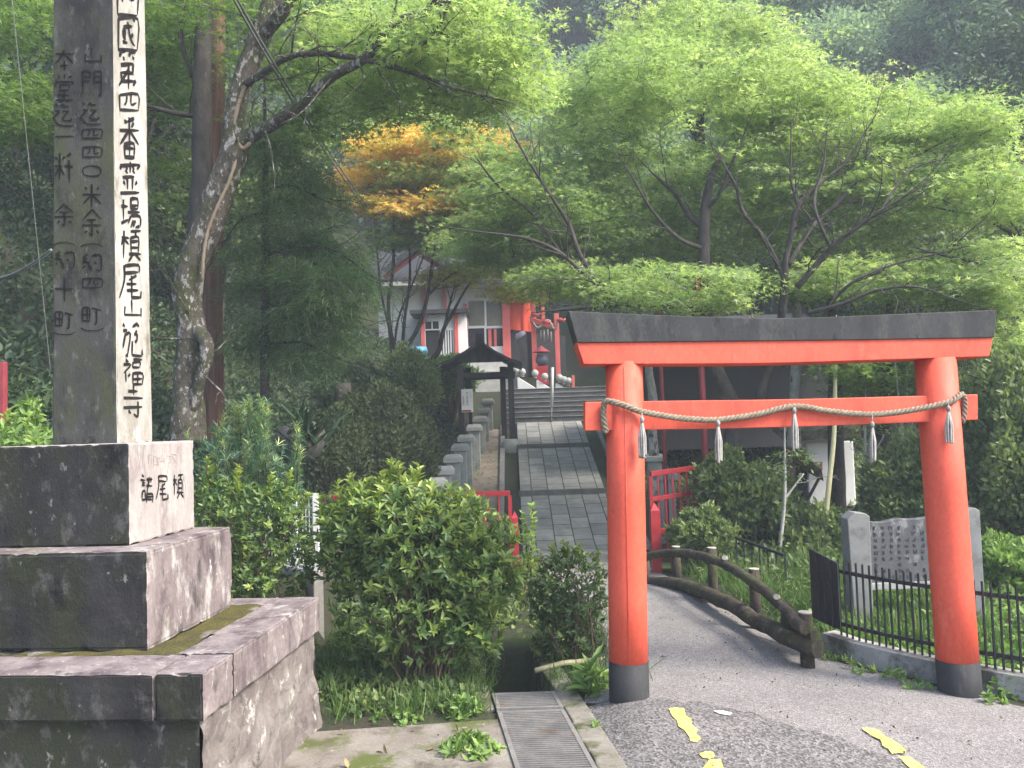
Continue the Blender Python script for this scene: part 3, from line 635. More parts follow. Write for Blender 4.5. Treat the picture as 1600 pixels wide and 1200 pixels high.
fcol = [('山', 73, 101), ('門', 108, 147), ('迄', 157, 194), ('四', 198, 221), ('四', 226, 250), ('〇', 257, 278), ('米', 285, 323), ('余', 328, 368), ('(', 381, 393), ('約', 394, 425), ('四', 431, 454), ('町', 475, 508), (')', 505, 517)]
fl = [('夲', 74, 110), ('堂', 116, 157), ('迄', 159, 196), ('一', 200, 226), ('粁', 235, 285), ('余', 319, 352), ('(', 379, 391), ('約', 390, 420), ('十', 431, 471), ('町', 482, 515), (')', 512, 523)]
items = [(ch, 144 - 18, a, 144 + 18, b) for ch, a, b in fcol] + [(ch, 101 - 18, a, 101 + 18, b) for ch, a, b in fl]
glyphs('carved_character', items, pF, nFt, MT['ink'], shaft, fat=.105)
pB = Vector(fr((.395, 0, 1.6)))
glyphs('carved_character', [('槇', 268, 738, 288, 778), ('尾', 243, 740, 264, 780), ('講', 217, 741, 240, 785)], pB, nR, MT['ink'], block, fat=.1)
glyphs('carved_character', [('坂', 262, 706, 277, 727), ('山', 248, 707, 258, 724), ('刖', 238, 711, 248, 733), ('野', 230, 707, 239, 730)], pB, nR, MT['inkfaint'], block, fat=.075)

# ------------------------------------------------------------------ torii
YL, YR = 6.05, 6.40
def ty(px): return YL + (YR - YL) * (px - 983) / (1500 - 983)
def TP(px, py, dy=0): return W(px, py, ty(px) + dy)
tb = W(983, 1085, YL); torii = thing('torii_gate', 'vermilion shrine gateway with black-capped lintel and black post feet', 'torii', (tb.x, tb.y, 0))
for (bx, by, tx, tpy, wb, wt) in ((983, 1088, 975, 566, 60, 58), (1500, 1086, 1461, 560, 61, 60)):
    b = TP(bx, by); t = TP(tx, tpy); rb = wb * ty(bx) / F_PX / 2; rt = wt * ty(tx) / F_PX / 2
    ks = [0, .102, .11] + [k / 12 for k in range(2, 13)]
    def at(k): return b.lerp(t, k)
    low = b + (b - t).normalized() * .12
    p = MB(); p.tube([low.lerp(t, 0.12), at(.3), at(.6), at(1.0)], [rb + (rt - rb) * .12, rb + (rt - rb) * .3, rb + (rt - rb) * .6, rt], 40)
    # the seam the casting mould left
    po = p.build('pillar', MT['red'], torii)
    q = MB(); q.tube([low, at(.0), at(.106)], [rb + .003, rb + .003, rb + .003], 40); q.build('foot_band', MT['footblack'], po)
    if bx > 1200: continue
    s = MB(); s.tube([at(.11) + Vector((-rb * .12, -rb * .992, 0)), at(.98) + Vector((-rt * .12, -rt * .992, 0))], .0035, 6); s.build('mould_seam', MT['red'], po)
def beam(top, bot, d0, d1, name, mat, bev, n=28, parent=torii, endcut=0.0):
    """top/bot: pixel polylines of the front face (same count); depth d0..d1 around the gate plane"""
    a = smooth_poly(top, n // (len(top) - 1)); c = smooth_poly(bot, n // (len(bot) - 1)); m = MB(); k = len(a)
    fr_t = [TP(*p, d0) for p in a]; fr_b = [TP(*p, d0) for p in c]
    dv = Vector((0.0, d1 - d0, 0))
    bt = [p + dv for p in fr_t]; bb = [p + dv for p in fr_b]
    m.add(fr_t + fr_b + bt + bb, [q for i in range(k - 1) for q in ((i, i + k, i + k + 1, i + 1), (i + 2 * k, i + 2 * k + 1, i + 3 * k + 1, i + 3 * k), (i, i + 1, i + 1 + 2 * k, i + 2 * k), (i + k, i + 3 * k, i + 3 * k + 1, i + k + 1))] + [(0, 2 * k, 3 * k, k), (k - 1, 2 * k - 1, 4 * k - 1, 3 * k - 1)])
    return m.build(name, mat, parent, bev)
beam([(900, 534), (1060, 532.5), (1220, 531), (1390, 529), (1552, 526)], [(912, 569), (1065, 568.5), (1220, 567), (1385, 562), (1546, 557)], -.13, .17, 'lintel', MT['red'], .006)
beam([(888, 486), (1050, 493), (1220, 497), (1390, 491), (1558, 484)], [(902, 535.5), (1060, 534), (1220, 532.3), (1390, 530.2), (1553.5, 527.3)], -.145, .185, 'lintel_cap', MT['black'], .006)
beam([(914, 628), (1060, 626), (1220, 624), (1380, 620), (1528, 616)], [(914, 673), (1060, 671), (1220, 667.5), (1380, 662), (1528, 656)], -.075, .075, 'tie_beam', MT['red'], .006)

# the straw rope and its tassels hang from the tie beam
rope_px = [(947, 676), (944, 660), (943, 640), (946, 628), (958, 628), (980, 635), (1002, 643), (1050, 651.5), (1085, 655), (1120, 656), (1180, 648), (1241, 635), (1300, 643), (1362, 647.5), (1420, 641.5), (1481, 629), (1494, 622), (1502, 616), (1506, 622), (1507, 640), (1503, 660)]
rope_d = [-.09, -.10, -.10, -.12, -.15, -.165, -.165, -.14, -.12, -.115, -.105, -.105, -.11, -.115, -.14, -.165, -.16, -.13, -.11, -.10, -.09]
r3 = [TP(x, y, d) for (x, y), d in zip(rope_px, rope_d)]
rp = thing('sacred_rope', 'twisted straw rope with white cord tassels draped along the gateway tie beam', 'rope', tuple(r3[0]))
C = smooth_poly(r3, 16); seg = np.linalg.norm(np.diff(C, axis=0), axis=1); dist = np.concatenate([[0], np.cumsum(seg)])
nS = int(dist[-1] / .011); ts = np.linspace(0, dist[-1], nS); C = np.stack([np.interp(ts, dist, C[:, i]) for i in range(3)], 1)
m = MB()
for s in range(3):
    pts = []; ref = Vector((0, 0, 1))
    for i in range(nS):
        d = Vector(C[min(i + 1, nS - 1)] - C[max(i - 1, 0)]).normalized(); ref = (ref - d * ref.dot(d))
        if ref.length < .05: ref = d.orthogonal()
        ref.normalize(); b = d.cross(ref); a = -ts[i] / .10 * 6.283 + s * 2.0944
        pts.append(Vector(C[i]) + (ref * math.cos(a) + b * math.sin(a)) * .0125)
    m.tube(pts, .0112, 7)
m.build('twisted_strands', MT['rope'], rp)
for (px, y0, y1, yk, d) in ((1003, 645, 712, 657, -.185), (1122, 656, 718, 663, -.14), (1241, 636, 700, 643, -.125), (1363, 648, 718, 665, -.135), (1482, 630, 690, 640, -.185)):
    ts_ = MB(); top = TP(px, y0, d); kn = TP(px, yk, d); bot = TP(px + 1.5, y1, d); L = (kn - bot).length
    ts_.tube([top, kn], .004, 5); ts_.tube([kn + Vector((0, 0, .03)), kn + Vector((0, 0, .012)), kn + Vector((0, 0, -.012))], [.008, .016, .012], 8)
    for k in range(8):
        a = k * .785 + random.random() * .5; sp = random.uniform(.010, .026)
        e = bot + Vector((math.cos(a) * sp, math.sin(a) * sp * .7, random.uniform(-.012, .02)))
        mid = kn.lerp(e, .5) + Vector((math.cos(a) * .012, math.sin(a) * .009, 0))
        ts_.tube([kn, mid, e, e + Vector((0, 0, -.012))], [.007, .0075, .008, .010], 6)
    rg = MB(); rg.tube([TP(px, y0 - 4, d + .012), TP(px, y0 + 3, d + .01)], .02, 8)
    t_o = ts_.build('tassel', MT['ropecord'], rp)

# ------------------------------------------------------------------ drain gratings
def gc(y): return .012 - .124 * (y - 6.33)
for (y0, y1, lab) in ((5.98, 6.33, 'short rusty drain grating nearest the open ditch mouth'), (4.2, 5.96, 'long rusty drain grating in the foreground beside the concrete apron')):
    g = thing('drain_grating', lab, 'drain grate', (gc(y0), y0, 0), 'drain gratings'); fm = MB()
    zt = .012 if y0 > 5.97 else .002
    for s in (-1, 1): fm.bar((gc(y0) + s * .215, y0, zt), (gc(y1) + s * .215, y1, zt), .028, .03)
    for y in (y0 + .012, y1 - .012): fm.bar((gc(y) - .2, y, zt - .001), (gc(y) + .2, y, zt - .001), .024, .03)
    fm.build('frame', MT['steel'], g)
    bm = MB(); n = int((y1 - y0) / .032)
    for k in range(1, n):
        y = y0 + (y1 - y0) * k / n; bm.bar((gc(y) - .205, y, zt + .001), (gc(y) + .205, y, zt + .001), .011, .024)
    for s in (-.1, .0, .1): bm.bar((gc(y0) + s, y0, zt - .006), (gc(y1) + s, y1, zt - .006), .008, .02)
    b_ = bm.build('bars', MT['steel'], g)

# ------------------------------------------------------------------ stone posts along the approach
def stone_post(x, y, h, w, lab, cw=1.5, grp='stone fence posts beside the approach'):
    z = T(x, y); p = thing('stone_post', lab, 'stone post', (x, y, z), grp)
    s = MB(); s.box(x - w / 2, x + w / 2, y - w / 2, y + w / 2, z - .15, z + h); s.build('shaft', MT['granite'], p, .012)
    c = MB(); k = w * cw / 2; c.box(x - k, x + k, y - k, y + k, z + h + .001, z + h + .085, 0, .0); c.box(x - k, x + k, y - k, y + k, z + h + .0855, z + h + .15, 0, .05); c.build('cap', MT['granite_lt'] if h > 1 else MT['granite'], p, .01)
caps = [(682, 750, 34, 14.0), (694, 732, 32, 14.9), (708, 714, 29, 15.9), (719, 697, 28, 16.9), (728, 683, 26, 17.9), (741, 667, 25, 19.0), (750, 654, 22, 20.2), (756, 641, 21, 21.3), (762, 627, 20, 22.4)]
ords = ['nearest', 'second nearest', 'third', 'fourth', 'fifth', 'sixth', 'seventh', 'eighth', 'ninth']
for (px, py, w, y), o_ in zip(caps, ords):
    top = W(px, py - 4, y); h = max(.55, top.z - T(top.x, y) - .15)
    stone_post(top.x, y, h, .235, 'grey capped stone post, %s from the red fence, left of the paved approach' % o_)
for (px, py, y, o_) in ((1040, 736, 14.6, 'nearest'), (1021, 709, 17.0, 'middle'), (1012, 690, 19.4, 'farthest')):
    top = W(px, py, y); stone_post(top.x, y, max(.5, top.z - T(top.x, y) - .15), .26, 'capped stone post right of the paved approach, %s of the three there' % o_, 1.45, 'stone posts right of the approach')

# ------------------------------------------------------------------ red picket fences at the foot of the approach
def red_fence(a, b, h, n, lab, name='red_fence', mat='darkred', mid=.36, ends=(True, True)):
    a, b = Vector(a), Vector(b); f = thing(name, lab, 'fence', tuple(a))
    m = MB(); m.bar(a + Vector((0, 0, h)), b + Vector((0, 0, h)), .05, .07); m.build('top_rail', MT[mat], f, .004)
    m = MB(); m.bar(a + Vector((0, 0, h - mid)), b + Vector((0, 0, h - mid)), .045, .06); m.build('lower_rail', MT[mat], f, .004)
    for k in range(n + 1):
        p = a.lerp(b, k / n); w = .05 if k in (0, n) else .024
        m = MB(); m.bar(p, p + Vector((0, 0, h - .036)), w, w, (1, 0, 0)); m.build('picket', MT[mat], f)
    return f
p0 = W(800, 885, 12.1); p1 = W(495, 890, 12.3)
red_fence((p0.x, 12.1, T(p0.x, 12.1) + .02), (p1.x, 12.3, T(p0.x, 12.1) + .02), 1.03, 18, 'dark red picket fence standing behind the big leafy bush left of the approach')
p0 = W(1022, 890, 12.3); p1 = W(1112, 880, 12.7)
red_fence((p0.x, 12.3, .0), (p1.x, 12.75, .06), 1.22, 8, 'dark red picket fence overgrown with creepers right of the gate pillar')
def gate_post(px, py0, py1, Y, w, lab):
    b = W(px, py1, Y); t = W(px, py0, Y); x = t.x; z0 = T(x, Y) - .05
    g = thing('gate_post', lab, 'post', (x, Y, z0)); m = MB()
    m.box(x - w / 2, x + w / 2, Y - w / 2, Y + w / 2, z0, t.z - .1); m.build('shaft', MT['darkred'], g, .004)
    m = MB(); k = w / 2; zz = t.z - .1; m.add([(x - k, Y - k, zz), (x + k, Y - k, zz), (x + k, Y + k, zz), (x - k, Y + k, zz), (x, Y, zz + .1)], [(0, 1, 4), (1, 2, 4), (2, 3, 4), (3, 0, 4)]); m.build('pointed_top', MT['darkred'], g)
    return g
gate_post(804, 798, 885, 11.8, .085, 'short red post with pointed top at the end of the fence behind the big bush')
g2 = gate_post(1022, 785, 905, 11.2, .12, 'sturdy red post with pointed top just right of the left gate pillar')
m = MB(); q = W(1022, 830, 11.25); 
for dz in (.0, -.32): m.bar((q.x + .05, 11.25, q.z + dz), (q.x + .22, 11.3, q.z + dz), .05, .06)
m.bar((q.x + .24, 11.3, q.z - .6), (q.x + .24, 11.3, q.z + .1), .05, .05, (1, 0, 0)); m.build('stub_rails', MT['darkred'], g2)
p = W(3, 610, 8.6); m = MB(); m.box(p.x - .05, p.x + .035, 8.56, 8.64, T(p.x, 8.6), W(3, 566, 8.6).z); 
o = m.build('red_post', MT['oldred'], None, .004); tag(o, 'slim red post at the far left edge beside bright weeds', 'post')

# ------------------------------------------------------------------ log railing on the curved ramp
lr = thing('log_railing', 'arched railing of dark mossy imitation logs with pale cut ends along the curved ramp', 'railing', (2.2, 8, 0))
posts = [(1258, 958, 1012, 6.95), (1178, 890, 967, 8.0), (1112, 857, 936, 9.0), (1056, 855, 914, 9.8), (1008, 868, 915, 10.4)]
tops = []
for k, (px, pt, pb, Y) in enumerate(posts):
    b = W(px, pb + 6, Y); t = W(px, pt, Y); r = .052 if k else .058
    m = MB(); m.tube([(t.x, Y, b.z - .15), (t.x, Y, (b.z + t.z) / 2), (t.x, Y, t.z)], [r, r * .95, r * .92], 14, lump=.08); 
    m.tube([(t.x, Y, t.z + .0005), (t.x, Y, t.z + .012)], r * .93, 14, 1); m.build('post', [MT['log'], MT['logend']], lr)
rail_px = [(1266, 980, 6.83), (1255, 972, 6.95), (1218, 934, 7.4), (1178, 903, 7.95), (1145, 883, 8.5), (1112, 869, 8.95), (1085, 864, 9.4), (1056, 862, 9.75), (1030, 866, 10.1), (1005, 872, 10.4)]
pts = smooth_poly([W(x, y, Y) + Vector((-.06, -.06, 0)) for x, y, Y in rail_px], 5)
m = MB(); m.tube(pts, .047, 12, lump=.25); rl = m.build('top_log', MT['log'], lr)
for (x, y, Y) in ((1133, 873, 8.62), (1214, 934, 7.32)):
    c = W(x, y, Y - .06); m = MB(); m.tube([c, c + Vector((-.02, -.05, .02))], [.03, .024], 8); m.build('branch_stub', MT['logend'], rl)
kerb_px = [(1283, 1016, 6.85), (1240, 1002, 7.1), (1210, 985, 7.5), (1178, 967, 7.9), (1145, 947, 8.4), (1112, 932, 8.9), (1060, 915, 9.7), (1005, 912, 10.4)]
pts = smooth_poly([W(x, y, Y) + Vector((-.03, -.03, .02)) for x, y, Y in kerb_px], 5)
m = MB(); m.tube(pts, .072, 12, lump=.25); m.build('kerb_log', MT['log'], lr)
# solid infill near the foot of the ramp
m = MB(); A_ = [W(x, y, Y) for x, y, Y in rail_px[0:3]]; B_ = [W(x, y, Y) for x, y, Y in kerb_px[0:3]]
m.add([a + Vector((.0, 0, -.03)) for a in A_] + [Vector((a.x, a.y, b.z)) for a, b in zip(A_, B_)] + [a + Vector((.07, .04, -.03)) for a in A_] + [Vector((a.x + .07, a.y + .04, b.z)) for a, b in zip(A_, B_)],
      [(i, i + 1, i + 4, i + 3) for i in range(2)] + [(i + 6, i + 9, i + 10, i + 7) for i in range(2)] + [(i, i + 6, i + 7, i + 1) for i in range(2)] + [(0, 3, 9, 6)])
m.build('foot_panel', MT['log'], lr)

# ------------------------------------------------------------------ black iron fence on its low concrete wall, right
wall_px = [(1286, 1018, 6.95), (1330, 1034, 6.72), (1400, 1052, 6.45), (1480, 1070, 6.2), (1600, 1092, 5.8), (1750, 1118, 5.35), (2000, 1165, 4.8)]
WL = [G(x, y) for x, y, Y in wall_px]
kw = MB(); hh = .155
for a, b in zip(WL[:-1], WL[1:]):
    d = (b - a).normalized(); nrm = Vector((-d.y, d.x, 0)).normalized() * .17
    if nrm.y < 0: nrm = -nrm
    za, zb = T(a.x, a.y), T(b.x, b.y)
    kw.hexa([(a.x, a.y, za - .2), (b.x, b.y, zb - .2), (b.x + nrm.x, b.y + nrm.y, zb - .2), (a.x + nrm.x, a.y + nrm.y, za - .2)],
            [(a.x, a.y, za + hh), (b.x, b.y, zb + hh), (b.x + nrm.x, b.y + nrm.y, zb + hh), (a.x + nrm.x, a.y + nrm.y, za + hh)])
o = kw.build('low_wall', surf('wall_concrete', (.22, .21, .19), (.32, .31, .29), 4, .9, .5, 60, .006, [((.07, .065, .055), 3, .48, .62)]), None); tag(o, 'low dark-stained concrete wall carrying the black iron fence', 'wall')
fw_ = thing('iron_fence', 'black iron picket fence on the low wall, ending in a solid panel', 'fence', tuple(WL[0]))
L = []
for a, b in zip(WL[:-1], WL[1:]):
    L.append(a)
L.append(WL[-1])
FP = np.array([[p.x + .06, p.y + .1, T(p.x, p.y) + hh] for p in L]); dd = np.concatenate([[0], np.cumsum(np.linalg.norm(np.diff(FP, axis=0), axis=1))])
def fp(t): return Vector((np.interp(t, dd, FP[:, 0]), np.interp(t, dd, FP[:, 1]), np.interp(t, dd, FP[:, 2])))
tt = .16
rails = [[fp(t) for t in np.linspace(tt, dd[-1], 14)] for _ in range(2)]
for nm, dz in (('top_rail', .54), ('bottom_rail', .10)):
    m = MB()
    for a, b in zip(rails[0][:-1], rails[0][1:]): m.bar(a + Vector((0, 0, dz)), b + Vector((0, 0, dz)), .022, .03)
    m.build(nm, MT['iron'], fw_)
t = tt; k = 0
while t < dd[-1] - .02 and k < 98:
    p = fp(t); m = MB(); m.bar(p + Vector((0, -.016, .0)), p + Vector((0, -.016, .635)), .013, .013, (1, 0, 0)); m.build('picket', MT['iron'], fw_); t += .056; k += 1
# folded-back solid gate leaf
a = W(1266, 857, 7.45); b = W(1312, 880, 7.05); a0 = W(1269, 965, 7.45); b0 = W(1313, 985, 7.05)
m = MB(); n_ = Vector((.02, .03, 0)); m.hexa([a0, b0, b0 + n_, a0 + n_], [Vector((a0.x, a.y, a.z)), Vector((b0.x, b.y, b.z)), Vector((b0.x, b.y, b.z)) + n_, Vector((a0.x, a.y, a.z)) + n_])
for f in (.25, .5, .75):
    q0 = a0.lerp(b0, f); q1 = Vector((a0.x, a.y, a.z)).lerp(Vector((b0.x, b.y, b.z)), f); m.bar(q0 + Vector((0, -.012, 0)), q1 + Vector((0, -.012, 0)), .012, .02, (1, 0, 0))
m.build('panel', MT['iron'], fw_, .003)
# second short iron fence by the ramp, in the undergrowth
a = W(1150, 840, 10.6); b = W(1226, 868, 9.6); a0 = W(1150, 900, 10.6)
f2 = thing('iron_railing', 'short rusty black railing half hidden in the grass behind the log railing', 'railing', (a.x, a.y, a.z - .5))
m = MB(); m.bar(a, b, .03, .03); m.build('top_rail', MT['iron'], f2)
for k in range(7):
    p = a.lerp(b, k / 6); m = MB(); m.bar(p - Vector((0, 0, .55)), p - Vector((0, 0, .016)), .016, .016, (1, 0, 0)); m.build('picket', MT['iron'], f2)

# ------------------------------------------------------------------ inscribed slab behind the iron fence
SY = 8.3
sm_ = thing('memorial_slab', 'grey inscribed stone slab with scalloped top between two square pillars behind the iron fence', 'memorial', (W(1345, 975, SY).x, SY, T(3.4, SY)))
def zc(px, py, Y=SY): return W(px, py, Y)
for (x0, x1, yt, lab) in ((1327, 1357, 803, 0), (1511, 1531, 795, 1)):
    tl = zc(x0, yt, SY - .1); tr = zc(x1, yt, SY - .1); z0 = T(tl.x, SY) - .05; m = MB(); th = .19
    w = tr.x - tl.x; pr = [(0, z0), (w, z0), (w + .012, tl.z - .03), (w * .85, tl.z), (w * .3, tl.z + .012), (-.02, tl.z - .05)]
    if lab: tl.x -= .05; w += .05; pr = [(0, z0), (w, z0), (w, tl.z - .02), (w * .7, tl.z + .01), (w * .1, tl.z - .03)]
    front = [(tl.x + a, SY - .1, b) for a, b in pr]; back = [(tl.x + a, SY + th - .1, b) for a, b in pr]
    m.prism(front, back); m.build('pillar', MT['granite_mid'], sm_, .008)
xl, xr = zc(1350, 860).x, zc(1518, 860).x; zt0, zt1 = zc(1352, 814).z, zc(1515, 806).z; zb0 = zc(1430, 908).z
N_ = 60; top = []
for i in range(N_ + 1):
    t = i / N_; top.append((xr + (xl - xr) * t, zt1 + (zt0 - zt1) * t - .03 * abs(math.sin(t * 9.4)) * (1 if (int(t * 9.4 / 3.1416) % 2 == 0) else .5) + .01))
pr = [(xl, zb0), (xr, zb0)] + top
m = MB(); m.prism([(a, SY - .02, b) for a, b in pr], [(a, SY + .09, b) for a, b in pr]); sl_ = m.build('inscribed_panel', MT['slate'], sm_, .004)
m = MB()   # rows of weathered small characters, too worn to read
for i in range(12):
    for j in range(9):
        cx = xl + .10 + (xr - xl - .2) * (i + .1 * random.random()) / 11; cz = zb0 + .05 + (zt0 - zb0 - .12) * j / 8
        if random.random() < .12: continue
        for k in range(4):
            if random.random() < .5: m.bar((cx - .016, SY - .0225, cz + random.uniform(-.016, .016)), (cx + .016, SY - .0225, cz + random.uniform(-.016, .016)), .003, .004)
            else:
                x = cx + random.uniform(-.014, .014); m.bar((x, SY - .0225, cz - .018), (x + random.uniform(-.01, .01), SY - .0225, cz + .018), .004, .003, (1, 0, 0))
m.build('worn_inscription', MT['inkslab'], sl_)
m = MB(); m.box(xl - .05, xr + .05, SY - .03, SY + .11, zb0 - .07, zb0 - .001); m.build('rail_stone', MT['granite'], sm_, .008)

# ------------------------------------------------------------------ white mesh fence on its concrete stub, left of the bush
fy = 8.0
a = W(432, 790, fy + .55); b = W(493, 778, fy); zb = W(493, 893, fy).z
mf = thing('mesh_fence', 'rusting white wire mesh fence panel between the shrubs left of the big bush', 'fence', (b.x, fy, zb))
m = MB(); m.bar((b.x, b.y, zb), (b.x, b.y, b.z + .04), .05, .05, (1, 0, 0)); m.build('post', MT['whitepaint'], mf, .004)
m = MB(); a2 = Vector((a.x - .4, a.y + .4, b.z)); bz = Vector((b.x, b.y, b.z))
for k in range(8):
    z = zb + .03 + (b.z - zb - .03) * k / 7; m.bar((bz.x, bz.y, z), (a2.x, a2.y, z), .008 if 0 < k < 7 else .018, .008 if 0 < k < 7 else .018)
for k in range(1, 22):
    p = bz.lerp(a2, k / 22); m.bar((p.x, p.y, zb + .03), (p.x, p.y, b.z), .006, .006, (1, 0, 0))
p = bz.lerp(a2, .28); m.bar((p.x, p.y, zb), (p.x, p.y, b.z + .02), .03, .03, (1, 0, 0)); m.build('wire_mesh', MT['whitepaint'], mf)
m = MB(); m.hexa([(b.x - 1.0, fy + 1.0, 0), (b.x - .02, fy - .06, 0), (b.x + .06, fy, 0), (b.x - .92, fy + 1.06, 0)], [(b.x - 1.0, fy + 1.0, zb - .005), (b.x - .02, fy - .06, zb - .005), (b.x + .06, fy, zb - .005), (b.x - .92, fy + 1.06, zb - .005)])
tag(m.build('retaining_wall', MT['concrete'], None, .01), 'short pale concrete wall under the white mesh fence', 'wall')

# ------------------------------------------------------------------ little roofed shelter beside the approach
GY = 21.0
def gx(px): return W(px, 620, GY).x
def gz(py): return W(745, py, GY).z
kio = thing('roofed_shelter', 'small dark timber shelter with a gabled tile roof on four posts by the stair', 'shelter', (gx(757), GY, gz(690)))
for (px, y) in ((722, GY - .45), (731, GY + .5), (786, GY + .5), (799, GY - .45)):
    x = gx(px); m = MB(); zb_ = T(x, y); m.bar((x, y, zb_), (x - .0, y, gz(572)), .14, .14, (1, 0, 0)); m.build('post', MT['wood_dark'], kio, .006)
m = MB()
for y in (GY - .45, GY + .5): m.bar((gx(716), y, gz(588)), (gx(806), y, gz(588)), .09, .12)
for px in (725, 793): m.bar((gx(px), GY - .5, gz(580)), (gx(px), GY + .55, gz(580)), .09, .1)
m.build('tie_beam', MT['wood_dark'], kio, .004)
m = MB(); xm = gx(742 + 12); ap = gz(537); xl_, xr_ = gx(686), gx(817); ze = gz(572); y0, y1 = GY - .85, GY + .9
for sx, xe in ((-1, xl_), (1, xr_)):
    prof = [(xm, ap), (xm + (xe - xm) * .35, ap - (ap - ze) * .45), (xm + (xe - xm) * .7, ap - (ap - ze) * .8), (xe, ze)]
    th = .075
    for (x_0, z_0), (x_1, z_1) in zip(prof[:-1], prof[1:]):
        pts = [(x_0, z_0), (x_1, z_1)] if sx > 0 else [(x_1, z_1), (x_0, z_0)]
        (xa, za), (xb, zb2) = pts
        m.hexa([(xa, y0, za - th), (xb, y0, zb2 - th), (xb, y1, zb2 - th), (xa, y1, za - th)], [(xa, y0, za), (xb, y0, zb2), (xb, y1, zb2), (xa, y1, za)])
rf = m.build('roof', MT['tile'], kio)
m = MB(); m.bar((xm, y0 - .05, ap + .05), (xm, y1 + .05, ap + .05), .14, .13); m.box(xm - .09, xm + .09, y0 - .09, y0 - .03, ap - .06, ap + .16); m.build('ridge', MT['tile'], rf, .02)
m = MB(); m.add([(xl_ + .25, y0 + .22, ze + .04), (xr_ - .25, y0 + .22, ze + .04), (xm, y0 + .22, ap - .08), (xl_ + .25, y0 + .26, ze + .04), (xr_ - .25, y0 + .26, ze + .04), (xm, y0 + .26, ap - .08)], [(0, 1, 2), (5, 4, 3), (0, 3, 4, 1)]); m.build('gable_board', MT['wood_dark'], kio)
fx = gx(796); m = MB(); m.lathe([(.0, -.3), (.26, -.3), (.27, .02), (.2, .1), (.14, .16), (0, .16)], (fx, GY - .5, T(fx, GY - .5) + .1), 10); m.build('footing_stone', MT['granite'], kio)
# information board leaning in front of it
bx, by = W(730, 626, 19.6), 19.6
sg = thing('notice_board', 'white notice board with black lettering and a red arrow below the shelter', 'sign', (bx.x, by, bx.z - .5))
bw, bh = 18 * by / F_PX, 36 * by / F_PX; z0 = bx.z - bh / 2; x0 = bx.x - bw / 2
m = MB(); m.box(x0, x0 + bw, by, by + .02, z0, z0 + bh); bo = m.build('board', MT['whitepaint'], sg, .002)
m = MB(); m.bar((bx.x, by + .035, T(bx.x, by) - .05), (bx.x, by + .035, z0 + bh), .03, .03, (1, 0, 0)); m.build('stake', MT['steel'], sg)
def text(name, s, size, loc, rot, mat, parent):
    cu_ = bpy.data.curves.new('t', 'FONT'); cu_.body = s; cu_.size = size; cu_.align_x = 'CENTER'; to = bpy.data.objects.new('t', cu_); COL.objects.link(to)
    bpy.context.view_layer.update(); me = bpy.data.meshes.new_from_object(to.evaluated_get(bpy.context.evaluated_depsgraph_get()))
    bpy.data.objects.remove(to); bpy.data.curves.remove(cu_)
    off = root_loc(parent); me.transform(Matrix.Translation(Vector(loc) - off) @ Matrix.Rotation(R(90), 4, 'X')); me.materials.clear(); me.materials.append(mat); return link(name, me, parent)
for s, cx, top_, st in (('滝行場口登山', .5, .10, .052), ('巡拝者専用', .17, .28, .044), ('ここから', .8, .05, .044)):
    for k, ch in enumerate(s): pass
    tx = '\n'.join(s); text('lettering', tx, st * 1.02, (x0 + bw * cx, by - .003, z0 + bh * (1 - top_) - st), None, MT['signink'], bo)
m = MB(); m.box(x0 + .01, x0 + bw * .82, by - .004, by - .001, z0 + .012, z0 + .05); m.build('red_arrow', MT['darkred'], bo)

# white-topped post standing on the stair
p = W(862, 606, 23.3); hp = thing('stair_post', 'slim post with a white upper half in the middle of the stair', 'post', (p.x, 23.3, 2.1))
m = MB(); m.tube([W(861, 672, 22.5), W(862, 634, 22.5)], .022, 8); m.build('lower_rod', MT['steel'], hp)
m = MB(); m.tube([W(862, 634, 22.5), W(863, 574, 22.5)], .042, 10); m.build('white_sleeve', MT['whitepaint'], hp)

# ------------------------------------------------------------------ the red and white hall at the top of the stair
HY = 29.0
class PB(MB):
    def p(s, x0, y0, x1, y1, Y=HY, th=.1, mi=0):
        a, b = W(x0, (y0 + y1) / 2, Y), W(x1, (y0 + y1) / 2, Y); c, d = W((x0 + x1) / 2, y0, Y), W((x0 + x1) / 2, y1, Y)
        return s.box(a.x, b.x, Y, Y + th, d.z, c.z, mi)
hall = thing('shrine_hall', 'red and white shrine hall with glazed front and columned porch behind the stair', 'shrine', (W(735, 600, HY).x, HY, W(735, 605, HY).z))
PB().p(592, 436, 793, 600, HY + .12, 4.5).build('wall', MT['plaster'], hall)
PB().p(660, 488, 729, 575, HY - .9, 1.0).build('annex', MT['plaster'], hall)
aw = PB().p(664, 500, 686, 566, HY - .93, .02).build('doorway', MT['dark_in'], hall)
PB().p(664, 499, 687, 502, HY - .97, .04).p(664, 514, 687, 516, HY - .97, .04).p(674, 500, 676, 514, HY - .97, .04).p(663, 500, 665, 566, HY - .97, .04).build('door_frame', MT['whitepaint'], aw)
lt = PB()
PB().p(687, 515, 709, 557, HY - .935, .02).build('lattice_recess', MT['dark_in'], hall)
for k in range(6): lt.p(688 + k * 3.9, 514, 690 + k * 3.9, 556, HY - .975, .03)
lt.p(687, 513, 710, 516, HY - .99, .03).p(687, 554, 710, 557, HY - .99, .03); lt.build('lattice', MT['whitepaint'], hall)
for (x0, y0, x1, y1, Y, nm) in ((658, 486, 664, 570, HY - 1.02, 'column'), (710, 490, 716, 566, HY - 1.02, 'column'), (661, 440, 666, 486, HY - .05, 'column'), (692, 440, 697, 484, HY - .05, 'column'), (785, 446, 797, 566, HY - .12, 'column'), (725, 474, 731, 545, HY - .05, 'column')):
    PB().p(x0, y0, x1, y1, Y, .16).build(nm, MT['pink'], hall, .01)
PB().p(640, 483, 732, 489, HY - 1.25, 1.3).build('annex_eave', MT['tile'], hall)
